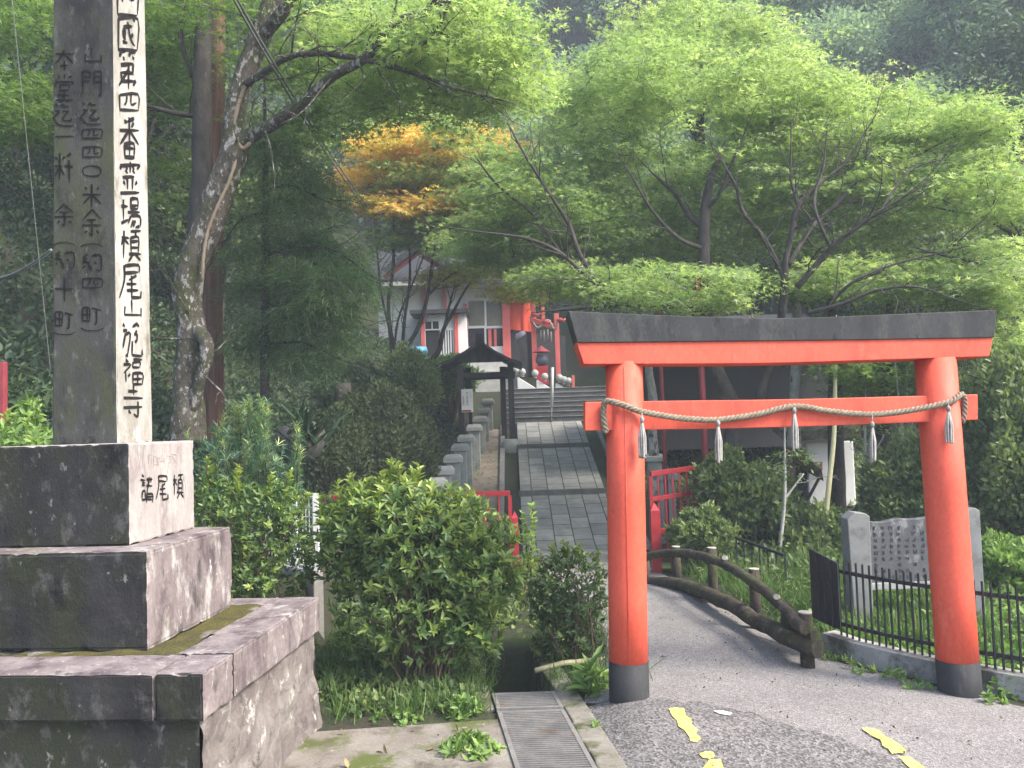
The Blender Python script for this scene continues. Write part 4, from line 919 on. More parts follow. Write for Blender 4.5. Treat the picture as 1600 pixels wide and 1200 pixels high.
wf = PB().p(729, 467, 789, 566, HY + .02, .06).build('window', MT['whitepaint'], hall)
PB().p(732, 470, 757, 509, HY + .005, .012).p(760, 470, 786, 509, HY + .005, .012).build('pane', MT['glass'], wf)
PB().p(732, 513, 757, 541, HY + .005, .012).p(760, 513, 786, 541, HY + .005, .012).build('pane', MT['dark_in'], wf)
PB().p(763, 514, 768, 541, HY - .0, .004).p(772, 514, 776, 541, HY - .0, .004).build('red_hanging', MT['pink'], wf)
m = MB(); a = W(797, 480, HY + .05); zt_, zb_ = W(795, 448, HY).z, W(795, 514, HY).z
b = W(832, 480, HY + 2.1); m.hexa([(a.x, a.y, zb_), (b.x, b.y, zb_), (b.x - .1, b.y + .05, zb_), (a.x - .1, a.y + .05, zb_)], [(a.x, a.y, zt_), (b.x, b.y, zt_), (b.x - .1, b.y + .05, zt_), (a.x - .1, a.y + .05, zt_)]); m.build('side_panel', MT['red'], hall)
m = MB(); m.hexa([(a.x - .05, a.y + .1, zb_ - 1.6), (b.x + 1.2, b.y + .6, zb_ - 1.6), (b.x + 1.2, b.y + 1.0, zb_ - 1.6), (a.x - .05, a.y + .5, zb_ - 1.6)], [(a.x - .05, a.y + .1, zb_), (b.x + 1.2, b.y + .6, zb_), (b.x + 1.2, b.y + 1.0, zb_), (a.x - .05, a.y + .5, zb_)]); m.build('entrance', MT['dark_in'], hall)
for (px, y0, y1, Y, r) in ((832, 460, 588, HY + .9, .085), (869, 490, 592, HY + .6, .08), (848, 480, 500, HY + 1.5, .06), (814, 515, 575, HY + 1.6, .06)):
    t = W(px, y0, Y); b_ = W(px, y1, Y); m = MB(); m.bar((t.x, Y, b_.z), (t.x, Y, t.z), r * 2, r * 2, (1, 0, 0)); m.build('porch_column', MT['pink'], hall, .01)
m = MB(); t = W(829, 500, HY + .85); u = W(872, 512, HY + .55); m.bar(t, u, .12, .2); m.build('porch_beam', MT['pink'], hall, .02)
m = MB()
for (px, py) in ((831, 494), (871, 502), (848, 505)):
    c = W(px, py, HY + .45); pts = [c + Vector((.0, -.1, 0)), c + Vector((.1, -.2, .03)), c + Vector((.2, -.28, -.03)), c + Vector((.26, -.3, .06))]; m.tube(pts, [.075, .07, .05, .02], 8)
m.build('carved_beam_end', MT['pink'], hall)
m = MB(); c = W(806, 525, HY + .6); m.tube([c + Vector((-.28, 0, .15)), c + Vector((0, -.05, -.06)), c + Vector((.3, .1, .12))], [.08, .17, .08], 8); m.build('curtain', surf('faded_cloth', (.16, .15, .21), (.24, .23, .29), 5), hall)
m = MB(); pts = smooth_poly([W(828, 495, HY + .3), W(840, 512, HY + .3), W(856, 500, HY + .3), W(866, 514, HY + .3), W(872, 498, HY + .3)], 6); m.tube(pts, .035, 7)
for (px, y0, y1) in ((845, 516, 530), (850, 516, 533), (856, 514, 531), (861, 518, 536)): m.tube([W(px, y0, HY + .3), W(px, y1, HY + .3)], .018, 5)
m.build('straw_rope', MT['ropecord'], hall)
# tile roof with red gable boards
m = MB(); zr_ = W(655, 384, HY).z; ze2 = W(720, 446, HY).z; xl2, xr2 = W(575, 440, HY).x, W(880, 470, HY).x; xm2 = W(655, 384, HY).x
m.hexa([(xl2, HY - .9, ze2), (xr2, HY - .9, ze2 - .2), (xr2, HY + 2.4, zr_ + .2), (xl2, HY + 2.4, zr_ + .2)], [(xl2, HY - .9, ze2 + .12), (xr2, HY - .9, ze2 - .08), (xr2, HY + 2.4, zr_ + .35), (xl2, HY + 2.4, zr_ + .35)])
m.hexa([(xl2, HY + 2.402, zr_ + .2), (xr2, HY + 2.402, zr_ + .2), (xr2, HY + 5.5, ze2), (xl2, HY + 5.5, ze2)], [(xl2, HY + 2.402, zr_ + .35), (xr2, HY + 2.402, zr_ + .35), (xr2, HY + 5.5, ze2 + .12), (xl2, HY + 5.5, ze2 + .12)])
ro = m.build('roof', MT['tile'], hall)
m = MB(); a = W(652, 386, HY - 1.1); b = W(708, 420, HY - 1.1); c = W(600, 425, HY - 1.1)
m.bar(a, b, .22, .2); m.bar(a, c, .22, .2); m.build('gable_tiles', MT['tile'], ro)
m = MB(); m.bar(a + Vector((0, .1, -.18)), b + Vector((0, .1, -.18)), .1, .14); m.bar(a + Vector((0, .1, -.18)), c + Vector((0, .1, -.18)), .1, .14); m.build('gable_board', MT['oldred'], ro)
m = PB(); m.p(592, 440, 668, 446, HY - 1.0, .12); m.build('gutter', MT['granite_lt'], ro)
# terrace with its pale balustrade and ball finials
PB().p(742, 578, 812, 613, HY - 1.2, 2.2).build('terrace', MT['granite_lt'], hall, .02)
PB().p(700, 566, 800, 580, HY - .6, 2.2).build('floor_edge', MT['granite_lt'], hall)
m = MB()
for (x0, y0, x1, y1, Y) in ((808, 590, 846, 612, HY - 1.4), (838, 594, 866, 610, HY - .8), (868, 599, 892, 612, HY - .5)):
    a = W(x0, y0, Y); b = W(x1, y1, Y); zl = W(x0, y1 + 12, Y).z
    m.prism([(a.x, Y, zl), (b.x, Y, zl), (b.x, Y, b.z), (a.x + .06, Y, a.z), (a.x, Y, a.z)], [(a.x, Y + .2, zl), (b.x, Y + .2, zl), (b.x, Y + .2, b.z), (a.x + .06, Y + .2, a.z), (a.x, Y + .2, a.z)])
bal = m.build('balustrade', MT['whitepaint'], hall, .015)
for (px, py, Y) in ((806, 578, HY - 1.3), (816, 581, HY - 1.3), (836, 583, HY - .8), (851, 588, HY - .8), (874, 590, HY - .5), (881, 593, HY - .5), (888, 595, HY - .5)):
    c = W(px, py, Y); m = MB(); m.lathe([(0, -.12), (.07, -.11), (.10, -.06), (.115, 0), (.1, .06), (.06, .1), (0, .115)], c, 12); m.lathe([(.06, -.12), (.05, -.1), (.06, -.16)], c, 8); m.build('ball_finial', MT['granite_lt'], bal)
# incense burner under the porch
c = W(847, 578, HY - .2); ib = thing('incense_burner', 'dark bronze incense pot with red conical roof on a red stand in the porch', 'incense burner', tuple(c))
m = MB(); m.box(c.x - .2, c.x + .2, c.y - .2, c.y + .2, c.z - .5, c.z + .12, 0, .02); m.build('stand', MT['darkred'], ib, .01)
m = MB(); m.lathe([(0, .13), (.1, .13), (.2, .25), (.22, .36), (.17, .46), (.2, .5), (0, .5)], c, 16); m.build('pot', MT['pot'], ib)
m = MB(); m.lathe([(.3, .6), (.26, .64), (.12, .72), (.02, .82), (0, .82)], c, 14); m.lathe([(.02, .48), (.02, .66)], c + Vector((.12, 0, 0)), 6); m.lathe([(.02, .48), (.02, .66)], c + Vector((-.12, 0, 0)), 6); m.build('small_roof', MT['oldred'], ib)
c = W(655, 560, HY - 1.6); m = MB(); m.lathe([(0, -.35), (.25, -.35), (.28, -.1), (.28, .2), (.25, .36), (.1, .38), (0, .38)], c, 14)
tag(m.build('water_drum', MT['blue'], None), 'blue plastic drum beside the hall door', 'drum')
m = PB(); p = W(896, 590, 26.5); m.p(893.5, 586, 898, 612, 26.5, .09); tag(m.build('red_bollard', MT['pink'], None, .01), 'short pink-red post at the top right of the stair', 'post')

# ------------------------------------------------------------------ dark boarded building and the collapsed hut on the right
BY = 18.0
bl = thing('boarded_building', 'long dark board-walled building behind the gateway opening', 'building', (W(1150, 640, BY).x, BY, 0.6))
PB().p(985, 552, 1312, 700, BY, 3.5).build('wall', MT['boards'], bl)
m = MB(); a = W(970, 548, BY - .7); b = W(1325, 546, BY - .7); m.hexa([(a.x, BY - .7, a.z - .06), (b.x, BY - .7, a.z - .06), (b.x, BY + 1.8, a.z + .8), (a.x, BY + 1.8, a.z + .8)], [(a.x, BY - .7, a.z + .06), (b.x, BY - .7, a.z + .06), (b.x, BY + 1.8, a.z + .95), (a.x, BY + 1.8, a.z + .95)]); m.build('roof', MT['tile'], bl)
HY2 = 14.6
ru = thing('collapsed_hut', 'ruined white-plastered hut with a sagging mossy roof among the trees', 'ruin', (W(1290, 780, HY2).x, HY2, T(5.3, HY2)))
PB().p(1262, 690, 1336, 792, HY2, .15).build('wall', MT['plaster'], ru, .02)
PB().p(1234, 696, 1244, 790, HY2 - .3, .12).build('post', MT['rust'], ru)
PB().p(1246, 720, 1262, 790, HY2 - .05, .05).build('opening', MT['dark_in'], ru)
m = MB(); pts = [W(1238, 712, HY2 - .5), W(1262, 716, HY2 - .5), W(1284, 734, HY2 - .5), (W(1287, 752, HY2 - .5)), W(1262, 738, HY2 - .5), W(1240, 722, HY2 - .5)]
m.prism(pts[::-1], [p + Vector((0, .5, .12)) for p in pts[::-1]]); m.build('sagging_roof', MT['moss'], ru)
m = MB(); a = W(1228, 676, HY2 - .4); b = W(1345, 668, HY2 - .4); m.hexa([(a.x, a.y, a.z - .16), (b.x, b.y, b.z - .16), (b.x, b.y + 1.6, b.z + .25), (a.x, a.y + 1.6, a.z + .25)], [(a.x, a.y, a.z), (b.x, b.y, b.z), (b.x, b.y + 1.6, b.z + .4), (a.x, a.y + 1.6, a.z + .4)])
m.build('roof_edge', surf('mossy_thatch', (.10, .10, .05), (.28, .26, .19), 7, .95, .8, 30, .03), ru)
PB().p(1264, 722, 1285, 735, HY2 - .03, .02).build('exposed_patch', MT['rust'], ru)
m = MB(); m.tube([W(1232, 762, HY2 - .6), W(1264, 771, HY2 - .7)], .02, 6); m.tube([W(1258, 788, HY2 - .6), W(1281, 745, HY2 - .3)], .025, 6); m.tube([W(1247, 720, HY2 - .4), W(1256, 792, HY2 - .5)], .025, 6); m.build('fallen_rafters', MT['wood_dark'], ru)
for (xa, ya, xb, yb, Y, r, lab) in ((1026, 420, 1041, 765, 14.2, .035, 'thin maroon banner pole behind the left half of the gateway'), (1089, 428, 1104, 742, 13.2, .05, 'taller maroon banner pole with a pale crossarm beside the dark trunk')):
    a, b = W(xa, ya, Y), W(xb, yb, Y); po = thing('banner_pole', lab, 'pole', (b.x, Y, T(b.x, Y)))
    m = MB(); m.tube([(b.x, Y, T(b.x, Y) - .1), (a.x, Y, a.z)], r, 10); m.build('shaft', MT['oldred'], po)
    m = MB(); a2 = W(xa - 4, ya + 32, Y - .08)
    if r > .04:
        m.tube([W(1036, 436, Y - .1), W(1086, 460, Y - .1)], .03, 8); m.build('crossarm', MT['bark_pale'], po)
    else:
        m.tube([W(1004, 453, Y - .1), W(1030, 465, Y - .1)], .025, 8); m.build('crossarm', MT['bark_pale'], po)
# overhead cables
for name, pts, r, lab in (('overhead_cable', [(361, -8, 8.0), (420, 95, 9.5), (500, 225, 13.0), (598, 366, 24.0)], .012, 'paired overhead cable slanting down from the top edge toward the hall'),
                          ('guy_wire', [(18, -8, 7.0), (45, 250, 7.2), (80, 590, 7.5)], .003, 'thin wire hanging nearly straight down left of the monument'),
                          ('loose_cable', [(-20, 440, 9.0), (20, 428, 8.8), (50, 412, 8.6), (80, 390, 8.4)], .012, 'slack pair of cables reaching behind the monument from the left edge')):
    m = MB()
    for k in range(1 if 'guy' in name else 2): m.tube(smooth_poly([W(x + k * 6, y, Y + .1 * k) for x, y, Y in pts], 8), r, 6)
    tag(m.build(name, MT['cable'], None), lab, 'cable')
m = MB(); m.tube([W(836, 1048, 6.9), W(880, 1036, 6.95), W(950, 1030, 7.1)], .022, 8); tag(m.build('bamboo_cane', MT['bamboo'], None), 'yellow bamboo cane lying on the soil left of the gate foot', 'cane')

# ================================================================== trees and plants
def limb_pts(l, n=6):
    q = smooth_poly([tuple(W(x, y, Y)) + (r * Y / F_PX,) for x, y, Y, r in l], n); return [Vector(a[:3]) for a in q], [float(max(a[3], .003)) for a in q]
def blob_points(b, seed_shell=.35):
    x, y, Y, rx, ry, rY, n = b; out = []
    for _ in range(n):
        q = rng.normal(0, 1, 3); q /= np.linalg.norm(q); q *= (seed_shell + (1 - seed_shell) * rng.random()) ** .6
        Yq = Y + q[2] * rY; out.append(tuple(W(x + q[0] * rx, y + q[1] * ry, Yq)))
    return out
def tree(name, label, base, limbs, bark, crowns, twig_mat=None, group=None, lump=.1, twr=.008, cat='tree', twig_every=1, side=1.0):
    """limbs: [(px, py, depth, radius px)]; crowns: [(leaf mat, leaf kind, blobs, spray radius, leaves, size, droop, base tone, width)]"""
    t = thing(name, label, cat, base, group); m = MB(); nodes = []
    for k, l in enumerate(limbs):
        (xa, ya, Ya, ra), (xb, yb, Yb, rb) = l[-2:]
        if rb > 1.2 and yb > -20: l = l + [(xb + (xb - xa) * .8, yb + (yb - ya) * .8, Yb + (Yb - Ya) * .5, .5)]; limbs[k] = l
        p, r = limb_pts(l); m.tube(p, r, 20 if k == 0 else 9, lump=lump)
        nodes += [tuple(a) for a in p[(2 if k else len(p) // 2):]]
    for l in limbs[1:] if side else []:
        p, r = limb_pts(l, 5)
        for i in range(2, len(p)):
            if random.random() > .36: continue
            a = p[i]; d = (p[min(i + 1, len(p) - 1)] - p[i - 1]).normalized(); v = (d + Vector(rng.normal(0, .75, 3)) * Vector((1, .5, 1)) + Vector((0, -.15, .25))).normalized(); L = random.uniform(.5, 1.25) * side; r_ = min(r[i] * .5, .014)
            q = [a]; c = a.copy(); vv = v.copy()
            for _ in range(5): vv = (vv + Vector(rng.normal(0, .22, 3)) + Vector((0, 0, .05))).normalized(); c = c + vv * L / 5; q.append(c.copy())
            m.tube(q, [r_ * f for f in (1, .85, .7, .52, .35, .12)], 5, cap=False)
            for b_ in (2, 3, 4):
                w = ((q[b_] - q[b_ - 1]).normalized() + Vector(rng.normal(0, .7, 3))).normalized(); e = q[b_] + w * L * .3; m.tube([q[b_], (q[b_] + e) / 2 + Vector(rng.normal(0, .02, 3)), e], [r_ * .45, r_ * .3, r_ * .08], 4, cap=False)
                nodes.append(tuple(e))
            nodes += [tuple(x) for x in q[2:]]
    tw = m
    for (mat, kind, blobs, sr, nl, size, droop, tone, wr) in crowns:
        lv = Leaves(); pts = [p for b in blobs for p in blob_points(b)]
        N0 = np.array(nodes); order = np.argsort([np.min(np.sum((N0 - np.array(p)) ** 2, 1)) for p in pts])
        for oi, i in enumerate(order):
            p = np.array(pts[i]); N_ = np.array(nodes); dv = N_ - p; d2 = np.sum(dv ** 2, 1) + np.clip(dv[:, 2], 0, None) * 3.0
            j = int(np.argmin(d2)); a = N_[j]; dist_ = float(np.linalg.norm(p - a))
            if dist_ > .08 and oi % twig_every == 0:
                mid = a * .5 + p * .5 + rng.normal(0, dist_ * .09, 3) + np.array([0, 0, -.06 * dist_ + .03]); r_ = min(.028, twr * (.6 + dist_ * .55))
                q = smooth_poly([a, mid, p], 3); tw.tube([Vector(v) for v in q], [r_, r_ * .9, r_ * .78, r_ * .66, r_ * .55, r_ * .42, .003], 4, cap=False)
                nodes += [tuple(mid), tuple(p)]
            tn = tone + rng.normal(0, .14)
            k_ = .7 + .6 * rng.random(); lv.fan(p, sr * k_, int(nl * k_ * k_), size, droop, .16, tn, .16, wr)
        lv.build('crown', kind, LM[mat] if isinstance(mat, str) else mat, t)
    m.build('trunk', bark, t)
    return t
def gp(px, Y): q = W(px, 600, Y); return (q.x, Y, T(q.x, Y))

# big mossy tree with the bent, forked trunk
tree('mossy_tree', 'big tree with bent mossy trunk, pale lichen patches and a forked limb', gp(297, 10.4),
     [[(293, 690, 10.4, 30), (294, 640, 10.4, 24), (292, 590, 10.4, 20), (300, 530, 10.4, 23), (293, 470, 10.4, 22), (303, 408, 10.4, 22), (326, 350, 10.4, 23), (346, 292, 10.4, 22), (366, 238, 10.4, 22), (366, 190, 10.4, 18), (378, 130, 10.4, 16), (403, 65, 10.4, 17), (428, 0, 10.4, 17), (445, -60, 10.4, 15)],
      [(366, 238, 10.4, 15), (392, 212, 10.35, 12), (428, 193, 10.2, 10), (467, 165, 10.0, 9), (520, 119, 9.8, 8), (569, 92, 9.7, 8), (600, 55, 9.6, 7), (625, 31, 9.6, 6), (660, 18, 9.5, 5), (700, 0, 9.4, 4)],
      [(385, 130, 10.3, 7), (415, 112, 10.1, 6), (448, 90, 9.9, 5.5), (490, 83, 9.8, 5), (565, 92, 9.7, 5), (657, 117, 9.6, 4), (700, 134, 9.5, 3), (760, 150, 9.5, 2)],
      [(590, 96, 9.7, 4), (640, 80, 9.5, 3), (680, 50, 9.4, 3), (700, 10, 9.3, 2)],
      [(405, 60, 10.4, 12), (440, 20, 10.2, 11), (470, -30, 10, 9)],
      [(300, 640, 10.3, 10), (312, 600, 10.25, 9), (322, 560, 10.2, 11), (322, 535, 10.2, 11), (308, 515, 10.3, 10)]],
     MT['bark_mossy'],
     [('maple', 'star', [(710, 50, 10.2, 130, 75, 1.2, 95), (770, 130, 10.6, 75, 60, 1.0, 50), (590, 60, 10.6, 110, 75, 1.3, 60), (640, 150, 11.2, 95, 40, 1.0, 32), (560, 150, 11.5, 80, 50, 1, 22)], .42, 85, .085, .2, .55, .9),
      ('maple_dark', 'star', [(470, 60, 11.8, 110, 90, 1.2, 60), (470, 190, 12.2, 110, 50, 1.0, 25), (300, -30, 10.5, 160, 60, 1.5, 40)], .42, 80, .085, .2, .5, .9)], MT['bark_dark'], lump=.14, twr=.007)
m = MB(); q = [(362, 250), (350, 285), (333, 322), (318, 360), (311, 400), (309, 440)]; pp = [W(x + 7, y, 10.4 - .285 + .12) for x, y in q]
mt_ = bpy.data.objects['mossy_tree']; m.tube(smooth_poly(pp, 5), [.004] + [.018, .026] * 12 + [.004], 8); m.build('bark_scar', MT['scar'], mt_)
m = MB(); m.tube(smooth_poly([W(x, y, 10.29) for x, y in ((392, 222), (378, 232), (366, 205), (372, 165), (388, 122))], 5), [.004] + [.026] * 19 + [.004], 8); m.build('bark_scar', MT['scar'], mt_)
tree('slender_tree', 'straight dark lichen-spotted trunk just left of the forked mossy tree', gp(312, 11.3),
     [[(285, 680, 11.3, 18), (292, 560, 11.3, 17), (303, 430, 11.3, 17), (312, 330, 11.3, 16), (315, 230, 11.3, 15), (316, 110, 11.3, 14), (320, 0, 11.3, 13), (323, -80, 11.3, 11)],
      [(316, 180, 11.3, 5), (280, 178, 11.2, 4), (230, 165, 11, 3), (180, 150, 11, 2)], [(300, 120, 11.3, 4), (282, 60, 11.4, 3), (285, 30, 11.4, 2)]], MT['bark_dark'],
     [('maple_dark', 'star', [(270, 100, 12.2, 70, 90, 1.0, 45), (270, 270, 12.6, 60, 60, .8, 14), (40, 160, 10.5, 75, 50, .8, 34), (30, 30, 11, 90, 50, .8, 30), (200, 40, 12, 60, 60, 1, 20)], .42, 75, .085, .2, .45, .9)], lump=.1, twr=.006)
tree('cedar', 'tall cedar with straight reddish fibrous trunk behind the mossy tree', gp(333, 12.4),
     [[(331, 700, 12.4, 21), (332, 640, 12.4, 18), (333, 450, 12.4, 15), (336, 250, 12.4, 14), (340, 50, 12.4, 12), (344, -150, 12.4, 10)]], MT['bark_cedar'],
     [('conifer', 'needle', [(345, -110, 12.4, 150, 70, 1.5, 70)], .5, 120, .15, .5, .4, .09)], MT['bark_dark'], lump=.06)
tree('young_cypress', 'young conifer with a thin straight stem and soft drooping feathery foliage', gp(415, 11.4),
     [[(413, 690, 11.4, 8), (414, 600, 11.4, 7.5), (415, 450, 11.4, 7), (415, 300, 11.4, 5), (414, 190, 11.4, 3)],
      [(415, 400, 11.4, 3), (460, 385, 11.2, 2.5), (520, 390, 11, 2), (565, 420, 11, 1.5)], [(415, 480, 11.4, 3), (470, 470, 11.2, 2), (540, 490, 11.2, 1.5)], [(415, 330, 11.4, 2.5), (375, 345, 11.5, 2), (350, 380, 11.6, 1.5)], [(415, 540, 11.4, 2.5), (470, 535, 11.3, 2), (530, 560, 11.2, 1.5)], [(415, 300, 11.4, 2.5), (455, 290, 11.2, 2), (500, 310, 11.2, 1.5)]],
     MT['bark_dark'], [('conifer', 'needle', [(470, 320, 11.4, 80, 75, .7, 85), (505, 430, 11.3, 85, 75, .8, 120), (470, 525, 11.4, 90, 50, .7, 65), (385, 400, 11.5, 45, 80, .5, 34), (420, 240, 11.4, 40, 50, .4, 34), (385, 520, 11.6, 40, 50, .4, 16)], .30, 170, .12, .75, .5, .085)], lump=.03, twr=.005)

# maples
tree('maple', 'spreading maple with dark upright trunk rising behind the left of the gateway', gp(1150, 13.2),
     [[(1158, 770, 13.2, 18.72), (1152, 735, 13.2, 14.82), (1144, 690, 13.2, 13.26), (1150, 650, 13.2, 14.04), (1132, 605, 13.2, 11.70), (1110, 555, 13.2, 11.70), (1105, 480, 13.2, 10.14), (1100, 420, 13.2, 9.36), (1101, 345, 13.2, 8.58), (1108, 290, 13.2, 6.24), (1122, 250, 13.2, 3.90)],
      [(1108, 540, 13.2, 7.80), (1092, 482, 13, 7.02), (1040, 476, 12.8, 6.24), (975, 474, 12.7, 5.46), (895, 482, 12.6, 3.12)],
      [(985, 475, 12.7, 4.68), (935, 440, 12.8, 4.29), (905, 395, 12.9, 3.90), (889, 350, 13, 3.51), (860, 305, 13.1, 2.73), (822, 245, 13.2, 1.95), (800, 205, 13.3, 1.56)],
      [(960, 472, 12.7, 3.90), (915, 430, 12.6, 3.51), (870, 392, 12.5, 3.12), (820, 372, 12.4, 2.34), (745, 362, 12.4, 1.56)],
      [(937, 442, 12.8, 3.51), (885, 408, 13.3, 3.12), (838, 340, 13.5, 2.34), (778, 290, 13.6, 1.95), (742, 243, 13.7, 1.17)],
      [(1101, 360, 13.2, 4.68), (1078, 338, 13.3, 3.90), (1052, 300, 13.4, 3.12), (1030, 280, 13.4, 2.34)], [(1103, 390, 13.2, 3.90), (1060, 372, 13, 3.12), (1020, 330, 12.9, 2.34), (990, 280, 12.8, 1.56)],
      [(1101, 330, 13.2, 3.90), (1125, 300, 13, 3.12), (1150, 240, 12.9, 2.34)]],
     MT['bark_dark'], [('maple', 'star', [(950, 190, 15.2, 105, 100, 1.6, 120), (855, 320, 14.8, 130, 95, 1.5, 115), (985, 360, 14.8, 120, 80, 1.2, 90), (1090, 330, 15.2, 100, 110, 1.3, 90), (1060, 440, 12.4, 150, 35, 1.2, 60), (800, 385, 15.6, 100, 36, 1.0, 46), (730, 375, 16.5, 80, 20, .8, 18), (890, 430, 13.6, 70, 30, .8, 30), (780, 290, 15, 65, 80, 1, 40), (1010, 110, 14, 90, 60, 1.3, 50)], .46, 95, .088, .25, .5, .9)], lump=.1)
tree('maple', 'wide fan-shaped maple with many crossing dark limbs above the right half of the gateway', gp(1208, 12.3),
     [[(1185, 650, 12.6, 7.44), (1192, 600, 12.5, 6.82), (1207, 560, 12.4, 6.20), (1222, 490, 12.2, 6.20), (1226, 432, 12, 5.58)],
      [(1228, 440, 12, 4.34), (1196, 376, 12, 3.72), (1162, 333, 12, 3.10), (1150, 292, 12, 2.48), (1134, 262, 12, 1.55)],
      [(1222, 430, 12, 4.96), (1236, 370, 12, 4.34), (1247, 321, 12, 3.72), (1290, 280, 12, 2.79), (1326, 249, 12, 1.86), (1350, 210, 12, 1.24)],
      [(1247, 321, 12, 2.48), (1236, 280, 12, 1.86), (1236, 225, 12, 1.24)],
      [(1245, 450, 11.8, 4.96), (1300, 387, 11.6, 4.34), (1340, 355, 11.5, 3.72), (1376, 329, 11.4, 2.48), (1425, 300, 11.3, 1.55)],
      [(1300, 390, 11.6, 3.10), (1282, 352, 11.6, 2.79), (1272, 312, 11.7, 2.48), (1286, 262, 11.8, 1.86), (1290, 225, 11.8, 1.24)],
      [(1232, 415, 12.2, 3.72), (1266, 358, 12.5, 3.41), (1300, 325, 12.7, 3.10), (1355, 275, 13, 2.48), (1425, 246, 13.2, 1.86), (1490, 212, 13.3, 1.55), (1550, 166, 13.4, 0.93)],
      [(1262, 490, 11.6, 3.72), (1318, 474, 11.3, 3.10), (1365, 455, 11.2, 2.48), (1430, 448, 11, 1.86), (1500, 470, 11, 1.24)],
      [(1300, 470, 11.6, 3.10), (1340, 436, 11.5, 2.48), (1400, 412, 11.5, 1.86), (1470, 395, 11.4, 1.24)],
      [(1350, 270, 13, 1.86), (1358, 215, 13, 1.55), (1375, 150, 13, 0.93)], [(1376, 329, 11.4, 1.86), (1420, 268, 11.6, 1.55), (1470, 250, 11.6, 0.93)]],
     MT['bark_dark'], [('maple', 'star', [(1330, 180, 14.2, 185, 70, 1.6, 160), (1210, 250, 14, 130, 100, 1.3, 110), (1420, 270, 13.8, 150, 95, 1.3, 125), (1535, 185, 13, 60, 45, .9, 34), (1390, 430, 12.6, 170, 38, 1.0, 80), (1300, 340, 14.2, 170, 80, 1.0, 95), (1200, 130, 13.6, 110, 55, 1.2, 60)], .44, 95, .085, .25, .62, .9)], lump=.1)
tree('maple', 'yellow-green maple branch mass at the right edge beyond the gateway lintel', gp(1640, 12.5),
     [[(1660, 900, 12.5, 16), (1650, 700, 12.5, 14), (1640, 500, 12.5, 12), (1630, 380, 12.5, 9), (1600, 280, 12.5, 6)], [(1640, 470, 12.5, 6), (1560, 420, 12, 4), (1480, 400, 11.8, 2.5)], [(1635, 540, 12.5, 6), (1570, 520, 12, 4), (1500, 505, 12, 2)], [(1630, 400, 12.5, 5), (1540, 340, 12.3, 3), (1490, 330, 12.2, 2)], [(1640, 600, 12.4, 5), (1570, 590, 12, 3), (1530, 600, 12, 2)]],
     MT['bark_dark'], [('maple', 'star', [(1555, 300, 12.4, 75, 75, 1.2, 70), (1540, 420, 12, 80, 60, 1.0, 60), (1570, 520, 12, 50, 60, .9, 40)], .44, 90, .085, .25, .62, .9)])
tree('maple', 'tall pale maple standing behind, its top reaching the upper edge of the picture', gp(1090, 18.5),
     [[(1092, 640, 18.5, 13), (1092, 400, 18.5, 10), (1094, 200, 18.5, 7), (1092, 60, 18.5, 4), (1090, 0, 18.5, 2)], [(1093, 220, 18.5, 5), (1050, 150, 18.4, 4), (1020, 90, 18.4, 2)], [(1094, 180, 18.5, 5), (1150, 110, 18.4, 3), (1190, 60, 18.3, 2)], [(1092, 300, 18.5, 5), (1010, 230, 18, 3), (960, 180, 18, 2)]],
     MT['bark_dark'], [('maple', 'star', [(1090, 60, 18.5, 140, 75, 2, 130), (1040, 130, 18, 130, 60, 1.8, 90), (1180, 100, 18, 90, 60, 1.5, 70), (900, 160, 19, 60, 60, 1.5, 40)], .62, 95, .115, .25, .6, .9)])
tree('autumn_maple', 'multi-stemmed young maple with orange and yellow leaves in front of the hall', gp(613, 20.0),
     [[(611, 612, 20, 5.76), (617, 575, 20, 5.76), (610, 521, 20, 3.60), (607, 470, 20, 2.88), (614, 420, 20, 2.52), (616, 340, 20, 1.80)],
      [(617, 578, 20, 4.32), (634, 545, 20, 3.60), (654, 510, 20, 3.24), (668, 462, 20, 2.88), (676, 405, 20, 2.16), (690, 340, 20, 1.44)],
      [(628, 555, 20, 2.88), (632, 500, 20.2, 2.52), (640, 440, 20.4, 2.16), (640, 380, 20.5, 1.44)], [(610, 521, 20, 2.16), (596, 460, 20, 1.80), (590, 400, 20, 1.44)],
      [(616, 560, 20, 2.16), (622, 500, 19.8, 1.80), (650, 430, 19.6, 1.44), (670, 380, 19.6, 1.08)], [(668, 462, 20, 2.16), (705, 430, 20, 1.44), (760, 405, 20, 1.08)]], MT['bark_dark'],
     [('autumn', 'star', [(715, 250, 19.8, 115, 75, 1.5, 58), (640, 225, 19.6, 90, 32, 1.2, 36), (645, 318, 19.4, 115, 18, 1.2, 56), (585, 275, 20, 40, 25, .8, 22)], .5, 90, .12, .15, .62, .9),
      ('maple', 'star', [(700, 290, 19.6, 110, 60, 1.3, 60), (700, 240, 19.2, 125, 65, 1.2, 44), (740, 345, 19.6, 120, 30, 1.3, 60), (680, 370, 19.8, 100, 25, 1.0, 36), (660, 195, 21, 90, 40, 1.2, 40)], .52, 90, .12, .2, .35, .9)], lump=.05, twr=.006)
tree('leaning_tree', 'thin dark tree leaning right in front of the hall annex with yellowing leaves', gp(662, 20.6),
     [[(660, 612, 20.6, 5.04), (663, 585, 20.6, 4.68), (670, 566, 20.6, 4.32), (686, 548, 20.6, 3.96), (693, 515, 20.6, 3.24), (708, 488, 20.6, 2.52), (724, 458, 20.6, 1.80), (740, 435, 20.6, 1.44)], [(693, 515, 20.6, 2.16), (704, 470, 20.6, 1.80), (712, 440, 20.6, 1.08)]], MT['bark_dark'],
     [('yellowing', 'star', [(770, 418, 20.6, 75, 12, 1.0, 30), (700, 432, 20.6, 45, 13, .8, 18), (812, 455, 20.8, 45, 14, .8, 22)], .45, 80, .11, .15, .55, .9)], lump=.05, twr=.006)
